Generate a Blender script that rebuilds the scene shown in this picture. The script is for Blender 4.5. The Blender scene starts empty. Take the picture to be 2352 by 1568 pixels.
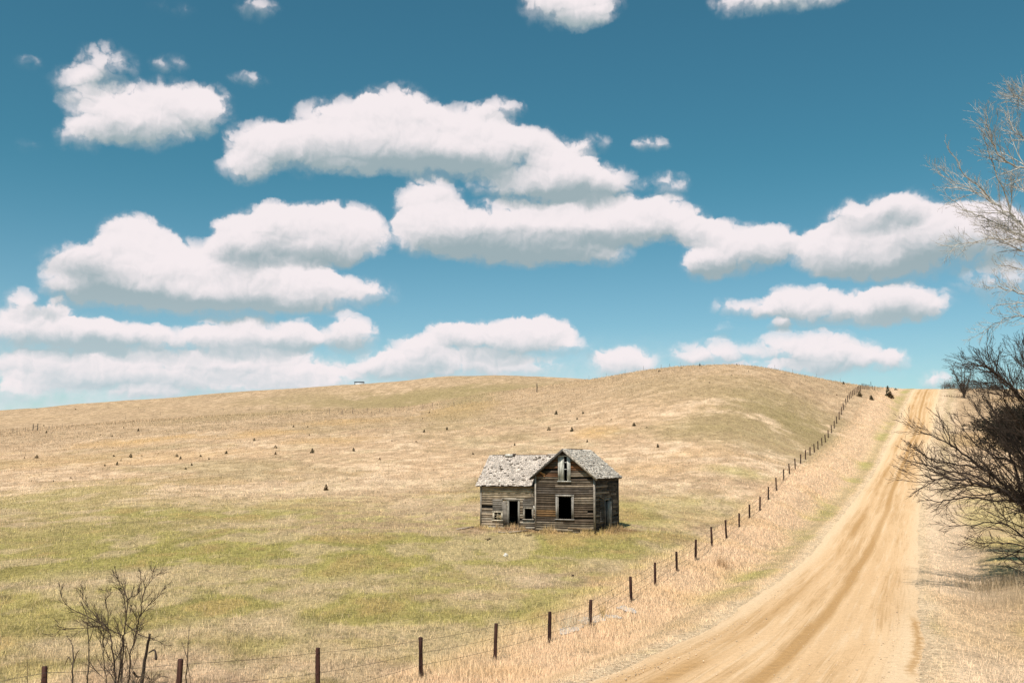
import bpy, bmesh, math, random
import numpy as np
from mathutils import Vector, Matrix

# ------------------------------------------------------------------ camera
scn = bpy.context.scene
COL = scn.collection
ZC = 6.4                                   # eye height; the flat pasture lies near z = 0
F = 2352 * 35.0 / 36.0                     # focal length in the 2352 px wide measuring frame
PITCH = math.radians(7.03)
cam_d = bpy.data.cameras.new("camera")
cam = bpy.data.objects.new("camera", cam_d)
COL.objects.link(cam)
cam.location = (0, 0, ZC)
cam.rotation_euler = (math.radians(90) + PITCH, 0, 0)
cam_d.lens = 35.0
cam_d.sensor_width = 36.0
cam_d.clip_start = 0.1
cam_d.clip_end = 20000
scn.camera = cam

def ray(u, v):
    """direction (with y = 1) of a point measured in the photograph"""
    a = (u - 1176.0) / F
    b = (784.0 - v) / F
    dy = math.cos(PITCH) - b * math.sin(PITCH)
    return a / dy, (math.sin(PITCH) + b * math.cos(PITCH)) / dy

def at(u, v, Y):
    rx, rz = ray(u, v)
    return Vector((rx * Y, Y, ZC + rz * Y))

# ------------------------------------------------------------------ sun, sky
SUN_EL = math.radians(57.0)
SUN_AZ = math.radians(22.0)                # behind the camera, this far to the left
S_DIR = Vector((-math.sin(SUN_AZ) * math.cos(SUN_EL), -math.cos(SUN_AZ) * math.cos(SUN_EL), math.sin(SUN_EL)))
sun_d = bpy.data.lights.new("sun", 'SUN')
sun_d.energy = 4.3
sun_d.angle = math.radians(0.5)
sun_d.color = (1.0, 0.93, 0.82)
sun = bpy.data.objects.new("sun", sun_d)
COL.objects.link(sun)
sun.rotation_euler = S_DIR.to_track_quat('Z', 'Y').to_euler()
sun.location = (0, 0, 60)

scn.view_settings.view_transform = 'Standard'
scn.view_settings.look = 'None'
scn.view_settings.exposure = 0.35
scn.view_settings.gamma = 1.0

world = bpy.data.worlds.new("World")
scn.world = world
world.use_nodes = True
world.cycles.sampling_method = 'MANUAL'
world.cycles.sample_map_resolution = 512

class NT:
    """small helper to write node trees"""
    def __init__(s, tree):
        s.t = tree
        s.n = tree.nodes
        for n in list(s.n):
            s.n.remove(n)
    def node(s, typ, ins=None, **kw):
        n = s.n.new(typ)
        for k, v in kw.items():
            setattr(n, k, v)
        if ins:
            for k, v in ins.items():
                sock = n.inputs[k]
                if isinstance(v, bpy.types.NodeSocket):
                    s.t.links.new(v, sock)
                else:
                    sock.default_value = v
        return n
    def math(s, op, a, b=None, c=None, clamp=False):
        ins = {0: a}
        if b is not None: ins[1] = b
        if c is not None: ins[2] = c
        return s.node('ShaderNodeMath', ins, operation=op, use_clamp=clamp).outputs[0]
    def vm(s, op, a, b=None, c=None, out=0):
        ins = {0: a}
        if b is not None: ins[1] = b
        if c is not None: ins[2] = c
        return s.node('ShaderNodeVectorMath', ins, operation=op).outputs[out]
    def mix(s, f, a, b, typ='MIX'):
        n = s.node('ShaderNodeMix', None, data_type='RGBA', blend_type=typ)
        for k, v in ((0, f), (6, a), (7, b)):
            if isinstance(v, bpy.types.NodeSocket): s.t.links.new(v, n.inputs[k])
            else: n.inputs[k].default_value = v
        return n.outputs[2]
    def ss(s, x, lo, hi, a=0.0, b=1.0):
        n = s.node('ShaderNodeMapRange', {0: x, 1: lo, 2: hi, 3: a, 4: b}, interpolation_type='SMOOTHSTEP')
        return n.outputs[0]
    def noise(s, vec, scale, detail=4.0, rough=0.55, dist=0.0, dims='3D'):
        return s.node('ShaderNodeTexNoise', {'Vector': vec, 'Scale': scale, 'Detail': detail, 'Roughness': rough, 'Distortion': dist}, noise_dimensions=dims)

# clouds: (u, v, half width, half height, density) of every billow
CLOUDS = [
 # upper left cloud
 (240,152,85,66,.55),(170,190,70,50,.45),(400,252,125,74,1.0),(255,262,120,70,.85),(185,315,70,52,.55),(325,300,120,50,.75),(480,250,65,66,.5),
 (382,148,55,34,.36),(55,147,45,24,.28),(572,184,56,24,.44),(588,20,56,40,.46),(60,335,48,26,.2),(400,20,70,30,.22),
 # big arched cloud
 (922,268,105,84,1.0),(800,292,140,80,.95),(1045,312,140,78,.95),(600,340,86,74,.95),(560,392,76,46,.7),(690,345,120,66,.75),(860,345,200,62,.75),(1000,365,190,55,.75),(1140,350,130,75,.8),(1215,325,80,44,.5),
 (800,385,75,28,.5),(1147,252,70,34,.62),(1355,332,60,34,.36),(1497,337,46,26,.52),(1535,427,66,40,.5),
 # stacked clouds right of the middle
 (1290,392,86,74,1.0),(1365,425,110,58,.9),(1200,432,140,46,.75),(985,478,92,74,1.0),(1180,532,275,74,.95),(990,540,105,66,.85),(1350,525,170,72,.95),(1450,510,95,60,.8),(1190,582,200,42,.7),(1375,590,85,28,.6),
 (1545,508,86,58,.9),(1492,478,38,30,.5),(1612,535,62,38,.6),
 (1700,572,135,72,.98),(1618,612,66,42,.65),(1768,560,74,52,.7),
 # right clouds
 (1995,572,180,74,.98),(1915,572,110,64,.9),(2150,532,130,70,.95),(2250,512,120,62,.9),(2310,560,130,70,.75),(2000,495,130,50,.8),(2095,474,80,42,.7),(2050,615,190,46,.7),
 (1945,712,215,48,.9),(1735,706,115,32,.62),(2080,698,115,50,.9),(1835,690,85,42,.75),(2300,650,130,54,.5),(1792,750,34,22,.6),
 # left clouds
 (318,545,92,56,1.0),(165,592,90,44,.5),(440,625,300,80,.95),(300,620,160,78,.9),(610,650,205,62,.95),(745,672,140,52,.8),(875,672,64,36,.36),(195,645,110,62,.75),(440,690,330,50,.8),
 (690,540,200,78,.98),(560,560,88,66,.95),(800,532,96,74,.95),(680,585,200,36,.7),(650,508,75,52,.8),
 (100,762,170,62,.9),(45,698,60,44,.7),(132,716,38,32,.6),(250,772,140,42,.75),(580,778,155,52,.9),(400,792,220,44,.6),(685,772,64,46,.6),(712,790,24,34,.5),
 (800,768,72,52,.95),(290,848,320,46,.78),(130,855,160,48,.7),(610,842,200,42,.8),(480,885,330,34,.62),(700,872,160,32,.7),(335,906,90,24,.7),(40,900,220,44,.5),
 # low clouds over the hills
 (1160,782,180,54,.9),(1225,764,98,44,.85),(1040,766,58,40,.8),(955,812,84,48,.8),(900,842,120,40,.6),(1060,848,270,44,.68),(970,800,38,32,.5),
 (1430,834,90,42,.95),(1630,816,112,42,.68),(1870,806,160,50,.85),(1955,832,110,36,.55),(2056,828,50,34,.75),(1760,856,190,28,.5),(2146,876,48,28,.6),(1665,760,70,26,.22),(1330,800,60,30,.25),
 # clouds cut by the top of the photograph and beyond it
 (1310,8,125,66,.9),(1352,42,66,30,.6),(1800,-12,180,48,.85),(1500,-190,260,70,.9),(700,-260,320,80,.9),(2300,-300,260,70,.8),(100,-180,220,60,.7),
 # clouds outside the frame on both sides
 (-260,560,220,70,.95),(-420,640,260,60,.9),(-300,800,320,50,.7),(2650,540,240,80,.95),(2850,640,260,60,.9),(2700,820,300,50,.7),(3200,500,260,80,.9),(-800,480,260,80,.9),
]
# shaded undersides of the clouds: (u, v, half width, half height, strength)
SHADES = [
 (850,372,165,42,.9),(1010,388,150,42,.7),(1135,402,115,46,.7),(1090,300,50,24,.35),(610,398,66,34,.45),(720,392,80,30,.4),
 (1250,462,180,34,.95),(1340,442,105,36,.6),(1210,576,220,46,1.15),(1085,572,95,46,.7),(1400,552,85,30,.4),
 (1690,622,115,32,.8),(1618,622,62,30,.5),(1545,542,72,26,.45),(2055,626,210,48,1.0),(2160,600,105,48,.8),(2000,524,115,34,.75),(2085,500,64,36,.5),(2285,612,115,56,.7),
 (1950,750,205,32,.9),(2062,716,74,26,.4),(1800,736,64,24,.4),(400,714,270,38,1.25),(300,690,145,36,.8),(200,602,66,46,.85),(235,662,64,46,.6),(650,720,185,30,.7),
 (700,592,195,28,.75),(560,602,74,32,.7),(640,562,64,26,.4),(120,806,165,38,1.1),(330,802,165,32,.7),(620,806,125,32,.8),(800,796,68,26,.9),(100,722,44,30,.8),
 (250,884,230,26,.5),(500,862,205,22,.5),(1130,822,175,28,.8),(1010,852,125,26,.5),(1430,862,74,20,.45),(1880,842,145,28,.7),(1640,842,95,22,.5),
 (310,330,145,32,.65),(250,202,84,36,.4),(440,304,90,26,.35),(1320,46,76,30,.5),(1800,22,120,16,.4),
]
w = NT(world.node_tree)
K = F / 100.0                              # one unit = about 100 px of the photograph
gen = w.node('ShaderNodeTexCoord').outputs['Generated']
sep = w.node('ShaderNodeSeparateXYZ', {0: gen})
az = w.math('ARCTAN2', sep.outputs[0], sep.outputs[1])
hor = w.math('SQRT', w.math('ADD', w.math('MULTIPLY', sep.outputs[0], sep.outputs[0]), w.math('MULTIPLY', sep.outputs[1], sep.outputs[1])))
el = w.math('ARCTAN2', sep.outputs[2], hor)
P0 = w.vm('SCALE', w.node('ShaderNodeCombineXYZ', {0: az, 1: el, 2: 0.0}).outputs[0])
P0.node.inputs['Scale'].default_value = K
wn = w.noise(P0, 1.15, 5.0, 0.58, dims='2D')
warp = w.vm('MULTIPLY', w.vm('SUBTRACT', wn.outputs['Color'], (0.5, 0.5, 0.5)), (0.62, 0.42, 0.0))
P = w.vm('ADD', P0, warp)
def lobe(cu, cv, ru, rv, grow=1.10):
    dx, dz = ray(cu, cv)
    A = math.atan2(dx, 1.0); E = math.atan2(dz, math.hypot(dx, 1.0))
    dx2, dz2 = ray(cu + 10, cv); dx3, dz3 = ray(cu, cv - 10)
    sx = abs(math.atan2(dx2, 1.0) - A) / 10.0 * ru * K * grow
    sy = abs(math.atan2(dz3, math.hypot(dx3, 1.0)) - E) / 10.0 * rv * K * grow
    return A, E, sx, sy
acc = None
for (cu, cv, ru, rv, den) in CLOUDS:
    A, E, sx, sy = lobe(cu, cv, ru, rv)
    Pi = P if acc is None else w.vm('MULTIPLY_ADD', acc, (1e-7, 1e-7, 0.0), P)   # keeps the billows evaluated one after the other
    q = w.vm('MULTIPLY_ADD', Pi, (1 / sx, 1 / sy, 0.0), (-A * K / sx, -E * K / sy, den))
    d = w.vm('DOT_PRODUCT', q, q, out=1)
    f = w.math('SUBTRACT', 1.0 + den * den, d, clamp=True)
    if acc is None:
        acc = w.vm('MULTIPLY', q, f)
    else:
        acc = w.vm('MULTIPLY_ADD', q, f, acc)
und = 0.0
for (cu, cv, ru, rv, den) in SHADES:
    A, E, sx, sy = lobe(cu, cv, ru, rv, 1.65)
    Pi = w.vm('MULTIPLY_ADD', acc if und == 0.0 else w.node('ShaderNodeCombineXYZ', {0: und}).outputs[0], (1e-7, 0.0, 0.0), P)
    q = w.vm('MULTIPLY_ADD', Pi, (1 / sx, 1 / sy, 0.0), (-A * K / sx, -E * K / sy, 0.0))
    f = w.math('SUBTRACT', 1.0, w.vm('DOT_PRODUCT', q, q, out=1), clamp=True)
    und = w.math('MULTIPLY_ADD', w.math('MULTIPLY', f, f), den, und)
sa = w.node('ShaderNodeSeparateXYZ', {0: acc})
dens = sa.outputs[2]
hgt = w.math('DIVIDE', sa.outputs[1], w.math('MAXIMUM', dens, 0.02))      # -1 at the base of a billow, +1 at its top
# cauliflower relief: rounded bumps with creases between them; seen again a little nearer the sun, the difference shades the billows
def billow(vec):
    n1 = w.noise(vec, 1.55, 3.0, 0.52, dims='2D').outputs[0]
    return w.math('ABSOLUTE', w.math('MULTIPLY_ADD', n1, 2.0, -1.0))
b1 = billow(P)
b2 = billow(w.vm('ADD', P, (-0.06, 0.09, 0.0)))
nf = w.noise(P0, 2.6, 5.0, 0.52, dims='2D').outputs[0]
rag = w.math('ADD', w.math('MULTIPLY', w.math('SUBTRACT', b1, 0.2), 0.95), w.math('MULTIPLY', w.math('SUBTRACT', nf, 0.5), 0.75))
gate = w.math('MINIMUM', w.math('MULTIPLY', dens, 3.0), 1.0)
D = w.math('ADD', dens, w.math('MULTIPLY', rag, gate))
soft = w.ss(hgt, -0.6, 0.35, 0.85, 0.36)
lo = 0.12
alpha = w.ss(D, lo, w.math('ADD', lo, soft))
thin = w.math('MULTIPLY', w.math('MULTIPLY', w.ss(D, lo - 0.16, lo + 0.36), w.ss(dens, 0.03, 0.34)), 0.5)             # thin fringes and shreds round the solid part
solid = w.ss(dens, 0.08, 0.68, 0.3, 0.98)                            # thin lobes stay translucent
alpha = w.math('MAXIMUM', w.math('MULTIPLY', alpha, solid), w.math('MULTIPLY', thin, solid))
emb = w.math('MULTIPLY', w.math('SUBTRACT', b1, b2), 0.6)
emb2 = w.math('MULTIPLY', w.math('SUBTRACT', nf, 0.5), 0.30)
sh = w.math('ADD', w.math('ADD', w.math('MULTIPLY', hgt, 1.15), emb), w.math('ADD', emb2, 0.66))
sh = w.math('SUBTRACT', sh, w.math('MULTIPLY', und, w.math('ADD', 0.50, w.math('MULTIPLY', nf, 0.5))))
sh = w.ss(sh, -0.62, 1.02)
# near the horizon clouds fade to pale air
low = w.ss(el, 0.04, 0.2)
c_sh = w.mix(low, (3.9, 4.8, 5.15, 1), (2.7, 3.4, 3.65, 1))
c_cl = w.mix(sh, c_sh, (7.3, 6.7, 6.8, 1))
sky = w.node('ShaderNodeTexSky', sky_type='NISHITA', sun_disc=False, sun_elevation=SUN_EL, sun_rotation=math.pi + SUN_AZ,
             altitude=500.0, air_density=1.0, dust_density=0.6, ozone_density=2.0).outputs[0]
tint = w.mix(w.ss(el, 0.07, 0.31), (0.65, 0.84, 0.80, 1), (0.315, 0.715, 0.645, 1))
sky = w.mix(1.0, sky, tint, 'MULTIPLY')
# pale air and thin cloud low over the hills
hz = w.math('MULTIPLY', w.ss(el, 0.14, 0.05), w.ss(az, 0.42, 0.12, 0.18, 1.0))
hz = w.math('MULTIPLY', hz, w.math('ADD', 0.60, w.math('MULTIPLY', w.math('SUBTRACT', nf, 0.5), 1.1)))
sky = w.mix(hz, sky, (5.6, 6.1, 6.4, 1))
colr = w.mix(alpha, sky, c_cl)
bg = w.node('ShaderNodeBackground', {'Color': colr, 'Strength': 0.1})
out = w.node('ShaderNodeOutputWorld', {'Surface': bg.outputs[0]})

# ------------------------------------------------------------------ numeric helpers
def pchip(x, y, xq):
    """monotone cubic interpolation along axis 0 of y"""
    x = np.asarray(x, float); y = np.asarray(y, float); xq = np.asarray(xq, float)
    sh = (-1,) + (1,) * (y.ndim - 1)
    h = np.diff(x).reshape(sh); d = np.diff(y, axis=0) / h
    m = np.zeros_like(y)
    w1 = 2 * h[1:] + h[:-1]; w2 = h[1:] + 2 * h[:-1]
    same = d[:-1] * d[1:] > 0
    with np.errstate(divide='ignore', invalid='ignore'):
        hm = (w1 + w2) / (w1 / d[:-1] + w2 / d[1:])
    m[1:-1] = np.where(same, hm, 0.0)
    m[0] = d[0]; m[-1] = d[-1]
    i = np.clip(np.searchsorted(x, xq) - 1, 0, len(x) - 2)
    hh = np.diff(x)[i]; t = np.clip((xq - x[i]) / hh, 0, 1)
    hh = hh.reshape(sh); t = t.reshape(sh)
    return ((1 + 2 * t) * (1 - t) ** 2 * y[i] + t * (1 - t) ** 2 * hh * m[i]
            + t * t * (3 - 2 * t) * y[i + 1] + t * t * (t - 1) * hh * m[i + 1])

def _hash(ix, iy, seed):
    n = (ix.astype(np.int64) * 374761393 + iy.astype(np.int64) * 668265263 + seed * 1442695041) & 0xFFFFFFFF
    n = ((n ^ (n >> 13)) * 1274126177) & 0xFFFFFFFF
    return ((n ^ (n >> 16)) & 0xFFFFFF) / float(0xFFFFFF)

def vnoise(x, y, seed=0):
    ix = np.floor(x); iy = np.floor(y)
    fx = x - ix; fy = y - iy
    fx = fx * fx * (3 - 2 * fx); fy = fy * fy * (3 - 2 * fy)
    a = _hash(ix, iy, seed); b = _hash(ix + 1, iy, seed); c = _hash(ix, iy + 1, seed); d = _hash(ix + 1, iy + 1, seed)
    return (a * (1 - fx) + b * fx) * (1 - fy) + (c * (1 - fx) + d * fx) * fy

def fbm(x, y, octv=4, seed=0, gain=0.5):
    s = 0.0; amp = 1.0; tot = 0.0
    for o in range(octv):
        s = s + amp * vnoise(x * 2 ** o + 17.3 * o, y * 2 ** o - 9.1 * o, seed + o * 31)
        tot += amp; amp *= gain
    return s / tot

def sstep(x, lo, hi):
    t = np.clip((x - lo) / (hi - lo), 0, 1)      # works for descending limits too
    return t * t * (3 - 2 * t)

# ------------------------------------------------------------------ terrain shape
YS = [-60, 0, 10, 18, 25, 45, 75, 110, 150, 200, 250, 300, 350, 400, 460, 560, 800, 1500, 4000]
# for each bearing (given as the column of the photograph): heights near the camera, rows of the photograph from 110 m to 460 m, heights beyond
TERR = [
 (-500, (-3.6, -3.6, -4.6, -5.8, -6.5, -6.2, -5.0), (1150, 1090, 1045, 1022, 1010, 1002, 985, 968), (20, 8, -8, -12)),
 (0,    (-3.2, -3.4, -4.5, -5.8, -6.5, -6.2, -5.0), (1142, 1078, 1027, 1001, 991, 986, 962, 942), (22, 8, -8, -12)),
 (400,  (-3.0, -3.2, -4.4, -5.8, -6.5, -6.2, -4.9), (1130, 1060, 1003, 973, 961, 956, 932, 913), (28, 10, -8, -12)),
 (640,  (-2.8, -3.0, -4.3, -5.8, -6.6, -6.2, -4.9), (1128, 1048, 988, 958, 947, 941, 915, 894), (32, 12, -8, -12)),
 (900,  (-2.6, -2.8, -4.2, -5.8, -6.8, -6.3, -4.9), (1122, 1040, 978, 949, 938, 942, 908, 878), (35, 14, -8, -12)),
 (1080, (-2.4, -2.6, -4.0, -5.6, -6.8, -6.4, -4.95), (1118, 1034, 962, 926, 908, 916, 888, 863), (38, 15, -8, -12)),
 (1260, (-2.2, -2.3, -3.8, -5.5, -6.6, -6.4, -4.95), (1115, 1025, 944, 903, 886, 900, 884, 869), (36, 15, -8, -12)),
 (1390, (-2.0, -2.1, -3.6, -5.3, -6.4, -6.3, -5.0), (1112, 1014, 924, 883, 870, 880, 878, 876), (34, 14, -8, -12)),
 (1500, (-1.8, -1.9, -3.4, -5.1, -6.0, -6.2, -5.4), (1108, 1006, 908, 861, 850, 866, 882, 892), (32, 12, -8, -12)),
 (1600, (-1.7, -1.8, -3.2, -4.9, -5.7, -6.2, -5.8), (1105, 994, 894, 846, 841, 862, 882, 895), (30, 12, -8, -12)),
 (1690, (-1.7, -1.75, -3.1, -4.8, -5.5, -6.2, -6.0), (1104, 988, 884, 834, 842, 868, 890, 905), (28, 12, -8, -12)),
 (1800, (-1.7, -1.7, -3.1, -4.7, -5.4, -6.2, -6.1), (1118, 1034, 915, 853, 858, 880, 895, 905), (26, 12, -8, -12)),
 (1900, (-1.7, -1.7, -3.1, -4.7, -5.4, -6.1, -6.1), (1128, 1060, 962, 881, 875, 885, 900, 910), (26, 12, -8, -12)),
 (1970, (-1.7, -1.7, -3.1, -4.7, -5.4, -6.1, -6.1), (1140, 1070, 980, 896, 888, 895, 905, 915), (24, 12, -8, -12)),
 (2050, (-1.7, -1.7, -3.1, -4.7, -5.4, -6.1, -6.1), (1152, 1080, 990, 918, 894, 898, 905, 915), (24, 12, -8, -12)),
 (2150, (-1.7, -1.7, -3.1, -4.7, -5.4, -6.1, -6.1), (1160, 1086, 996, 926, 894, 898, 906, 916), (24, 12, -8, -12)),
 (2300, (-1.7, -1.7, -3.1, -4.7, -5.4, -6.2, -6.1), (1160, 1086, 994, 922, 896, 899, 906, 916), (24, 12, -8, -12)),
 (2700, (-1.7, -1.7, -3.1, -4.7, -5.4, -6.2, -6.1), (1158, 1082, 990, 920, 900, 904, 910, 920), (24, 12, -8, -12)),
 (3300, (-1.7, -1.7, -3.1, -4.7, -5.4, -6.2, -6.0), (1155, 1080, 990, 930, 915, 915, 920, 930), (24, 12, -8, -12)),
]
_rc = []; _tz = []
for u, near, rows, far in TERR:
    z = list(near)
    for Y, v in zip(YS[7:15], rows):
        z.append(ray(u, v)[1] * Y)
    z += list(far)
    _rc.append((u - 1176.0) / F); _tz.append(z)
NS, NR = 900, 700
S0 = math.log(100.0 - 60.0); S1 = math.log(100.0 + 4000.0)
_sg = np.linspace(S0, S1, NS); _yg = np.exp(_sg) - 100.0
_rg = np.linspace(_rc[0], _rc[-1], NR)
_g = pchip(np.array(YS, float), np.array(_tz).T, _yg)        # (NS, columns)
_g = pchip(np.array(_rc), _g.T, _rg)                         # (NR, NS)
for _ in range(240):                                          # soften the seams between bearings
    _g[1:-1] = 0.25 * _g[:-2] + 0.5 * _g[1:-1] + 0.25 * _g[2:]
GRID = _g

def base_z(x, y):
    r = x / np.maximum(y, 25.0)
    fi = np.clip((r - _rg[0]) / (_rg[-1] - _rg[0]) * (NR - 1), 0, NR - 1.001)
    fj = np.clip((np.log(np.maximum(y, -59.9) + 100.0) - S0) / (S1 - S0) * (NS - 1), 0, NS - 1.001)
    i = fi.astype(int); j = fj.astype(int); a = fi - i; b = fj - j
    return ((GRID[i, j] * (1 - a) + GRID[i + 1, j] * a) * (1 - b) + (GRID[i, j + 1] * (1 - a) + GRID[i + 1, j + 1] * a) * b)

# the road: centre line and profile
RC_Y = np.array([-60, 0, 24.6, 31.7, 45.5, 66, 94, 139, 192, 240, 290, 340, 500, 4000.])
RC_X = np.array([-27, -3.9, 5.85, 8.9, 14.3, 22.6, 34.0, 53.3, 76.6, 98.5, 121.3, 146, 225, 1950.])
RP_Y = np.array([-60, 0, 10, 18, 24.6, 31.7, 45.5, 66, 94, 139, 192, 220, 250, 290, 320, 360, 500, 800, 4000.])
RP_Z = np.array([-1.0, -1.7, -3.15, -4.6, -5.3, -5.6, -6.1, -6.35, -5.35, -2.1, 4.9, 9.6, 15.3, 21.7, 23.5, 22.5, 8, -8, -12.])
_yy = np.concatenate([np.linspace(-60, 700, 3000), np.linspace(702, 4000, 300)])
_rcx = pchip(RC_Y, RC_X, _yy); _rcz = pchip(RP_Y, RP_Z, _yy)
COSR = math.cos(math.radians(22.8))

def flare(t, y):
    return 0.75 * (1 - sstep(y, 23, 36)) * sstep(-t, 0.5, 3.5)      # the road widens to the left at its near end
def road_t(x, y):
    t = (x - np.interp(y, _yy, _rcx)) * COSR
    return t + flare(t + 0.4, y)
def road_z(y):
    return np.interp(y, _yy, _rcz) + ZC

def smooth_z(x, y):
    z = base_z(x, y) + ZC
    t = road_t(x, y); at_ = np.abs(t)
    zr = road_z(y)
    wl = 1 - sstep(at_, 4.0, 9.0)
    z = z * (1 - wl) + zr * wl
    z = z - 0.35 * np.exp(-((at_ - 6.6) / 1.3) ** 2) * sstep(y, 5, 20) * (1 - sstep(y, 150, 260))
    return z

def terrain_z(x, y):
    x = np.asarray(x, float); y = np.asarray(y, float)
    z = smooth_z(x, y)
    off = sstep(np.abs(road_t(x, y)), 3.4, 6.0)
    n = (fbm(x / 9.0, y / 9.0, 4, 5) - 0.5) * 0.5 + (fbm(x / 1.3, y / 1.3, 3, 9) - 0.5) * 0.10
    far = sstep(y, 120, 300)
    n = n + far * (fbm(x / 30.0, y / 30.0, 3, 15) - 0.5) * 1.2
    hx, hy = HOUSE_C
    flat = sstep(np.hypot(x - hx, y - hy), 4.5, 9.0)
    z = z + n * off * (0.25 + 0.75 * flat)
    return z - 0.07 * (1 - sstep(np.abs(road_t(x, y)), 3.0, 3.9))

HOUSE_O = at(1229.7, 1216.4, 75.5)          # front corner where the gabled block meets the low wing
HOUSE_C = (HOUSE_O.x + 1.0, HOUSE_O.y + 2.2)

def tz(x, y):
    return float(terrain_z(np.array([x]), np.array([y]))[0])

_ym = np.concatenate([np.linspace(16, 130, 2400), np.linspace(130.1, 560, 3400)])
def ground(u, v):
    """where the line of sight through a measured point of the photograph meets the ground"""
    rx, rz = ray(u, v)
    d = ZC + rz * _ym - terrain_z(rx * _ym, _ym)
    k = np.nonzero(d < 0)[0]
    i = int(k[0]) if len(k) else int(np.argmin(d))
    Y = float(_ym[i])
    return Vector((rx * Y, Y, tz(rx * Y, Y)))

# ------------------------------------------------------------------ what grows where
STRAW = np.array((.585, .397, .25)); PALE = np.array((.70, .512, .35)); HILL = np.array((.445, .308, .19)); ORANGE = np.array((.60, .375, .165))
GREEN = np.array((.40, .342, .108)); OLIVE = np.array((.335, .255, .125)); SAND = np.array((.70, .515, .335))
SOIL = np.array((.26, .15, .075)); LIME = np.array((.45, .40, .135))
PATCH = []                                   # (x, y, rx, ry, colour, strength)
def patch(u, v, ru, rv, colour, k):
    c = ground(u, v); e = ground(u, v - rv)
    PATCH.append((c.x, c.y, ru / F * c.y, max(1.5, min(abs(e.y - c.y), c.y * 0.5)), colour, k))

for args in [
  (100, 1150, 260, 40, GREEN, .65), (420, 1180, 320, 35, GREEN, .45), (60, 1250, 260, 45, GREEN, .75), (420, 1275, 330, 45, GREEN, .85),
  (800, 1290, 300, 40, GREEN, .75), (1150, 1262, 300, 30, GREEN, .75), (620, 1370, 250, 45, GREEN, .55), (900, 1410, 260, 45, GREEN, .5),
  (1290, 1420, 190, 45, GREEN, .7), (1160, 1480, 170, 40, GREEN, .75), (700, 1470, 200, 30, GREEN, .35), (1480, 1260, 170, 40, GREEN, .55),
  (1620, 1160, 120, 30, LIME, .5), (1700, 1085, 80, 18, LIME, .55), (180, 1440, 160, 30, GREEN, .25), (1190, 1228, 80, 8, GREEN, .6),
  (1780, 1010, 190, 55, OLIVE, .55), (1840, 930, 110, 30, OLIVE, .6), (1800, 960, 150, 40, OLIVE, .95), (1880, 1000, 110, 40, OLIVE, .7), (1720, 900, 200, 40, OLIVE, .4), (1700, 985, 180, 40, OLIVE, .5), (1650, 960, 120, 20, OLIVE, .4),
  (1000, 905, 180, 18, OLIVE, .95), (860, 925, 170, 16, OLIVE, .85), (1120, 893, 120, 12, OLIVE, .7), (1080, 912, 70, 8, OLIVE, .8), (930, 932, 120, 9, OLIVE, .6), (700, 915, 160, 14, OLIVE, .55), (600, 948, 200, 8, OLIVE, .5), (1250, 885, 150, 14, OLIVE, .5), (1500, 880, 120, 20, OLIVE, .3),
  (330, 1012, 160, 9, ORANGE, .75), (600, 995, 110, 8, ORANGE, .75), (760, 1012, 120, 10, ORANGE, .55), (1060, 936, 90, 9, ORANGE, .4), (1370, 990, 60, 12, ORANGE, .8), (790, 968, 110, 8, ORANGE, .55),
  (120, 1060, 180, 14, ORANGE, .4), (400, 1050, 200, 14, ORANGE, .35), (1480, 1080, 110, 14, ORANGE, .35), (1600, 1040, 100, 12, ORANGE, .25),
  (250, 1330, 260, 24, PALE, .55), (560, 1430, 200, 26, PALE, .5), (100, 1480, 260, 30, PALE, .55), (800, 1340, 240, 20, PALE, .3), (1230, 1330, 90, 10, PALE, .7), (700, 1120, 300, 25, PALE, .35), (1000, 1170, 160, 18, PALE, .35), (1660, 1260, 50, 20, PALE, .4), (500, 1540, 300, 22, PALE, .5),
  (1080, 1216, 34, 8, SOIL, .9), (1175, 1219, 60, 6, SOIL, .6), (1440, 1216, 50, 9, SOIL, .85), (1400, 1222, 40, 6, SOIL, .6), (1270, 1222, 100, 4, SOIL, .3),
  (1290, 1418, 70, 8, SOIL, .5),
]:
    patch(*args)

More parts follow.
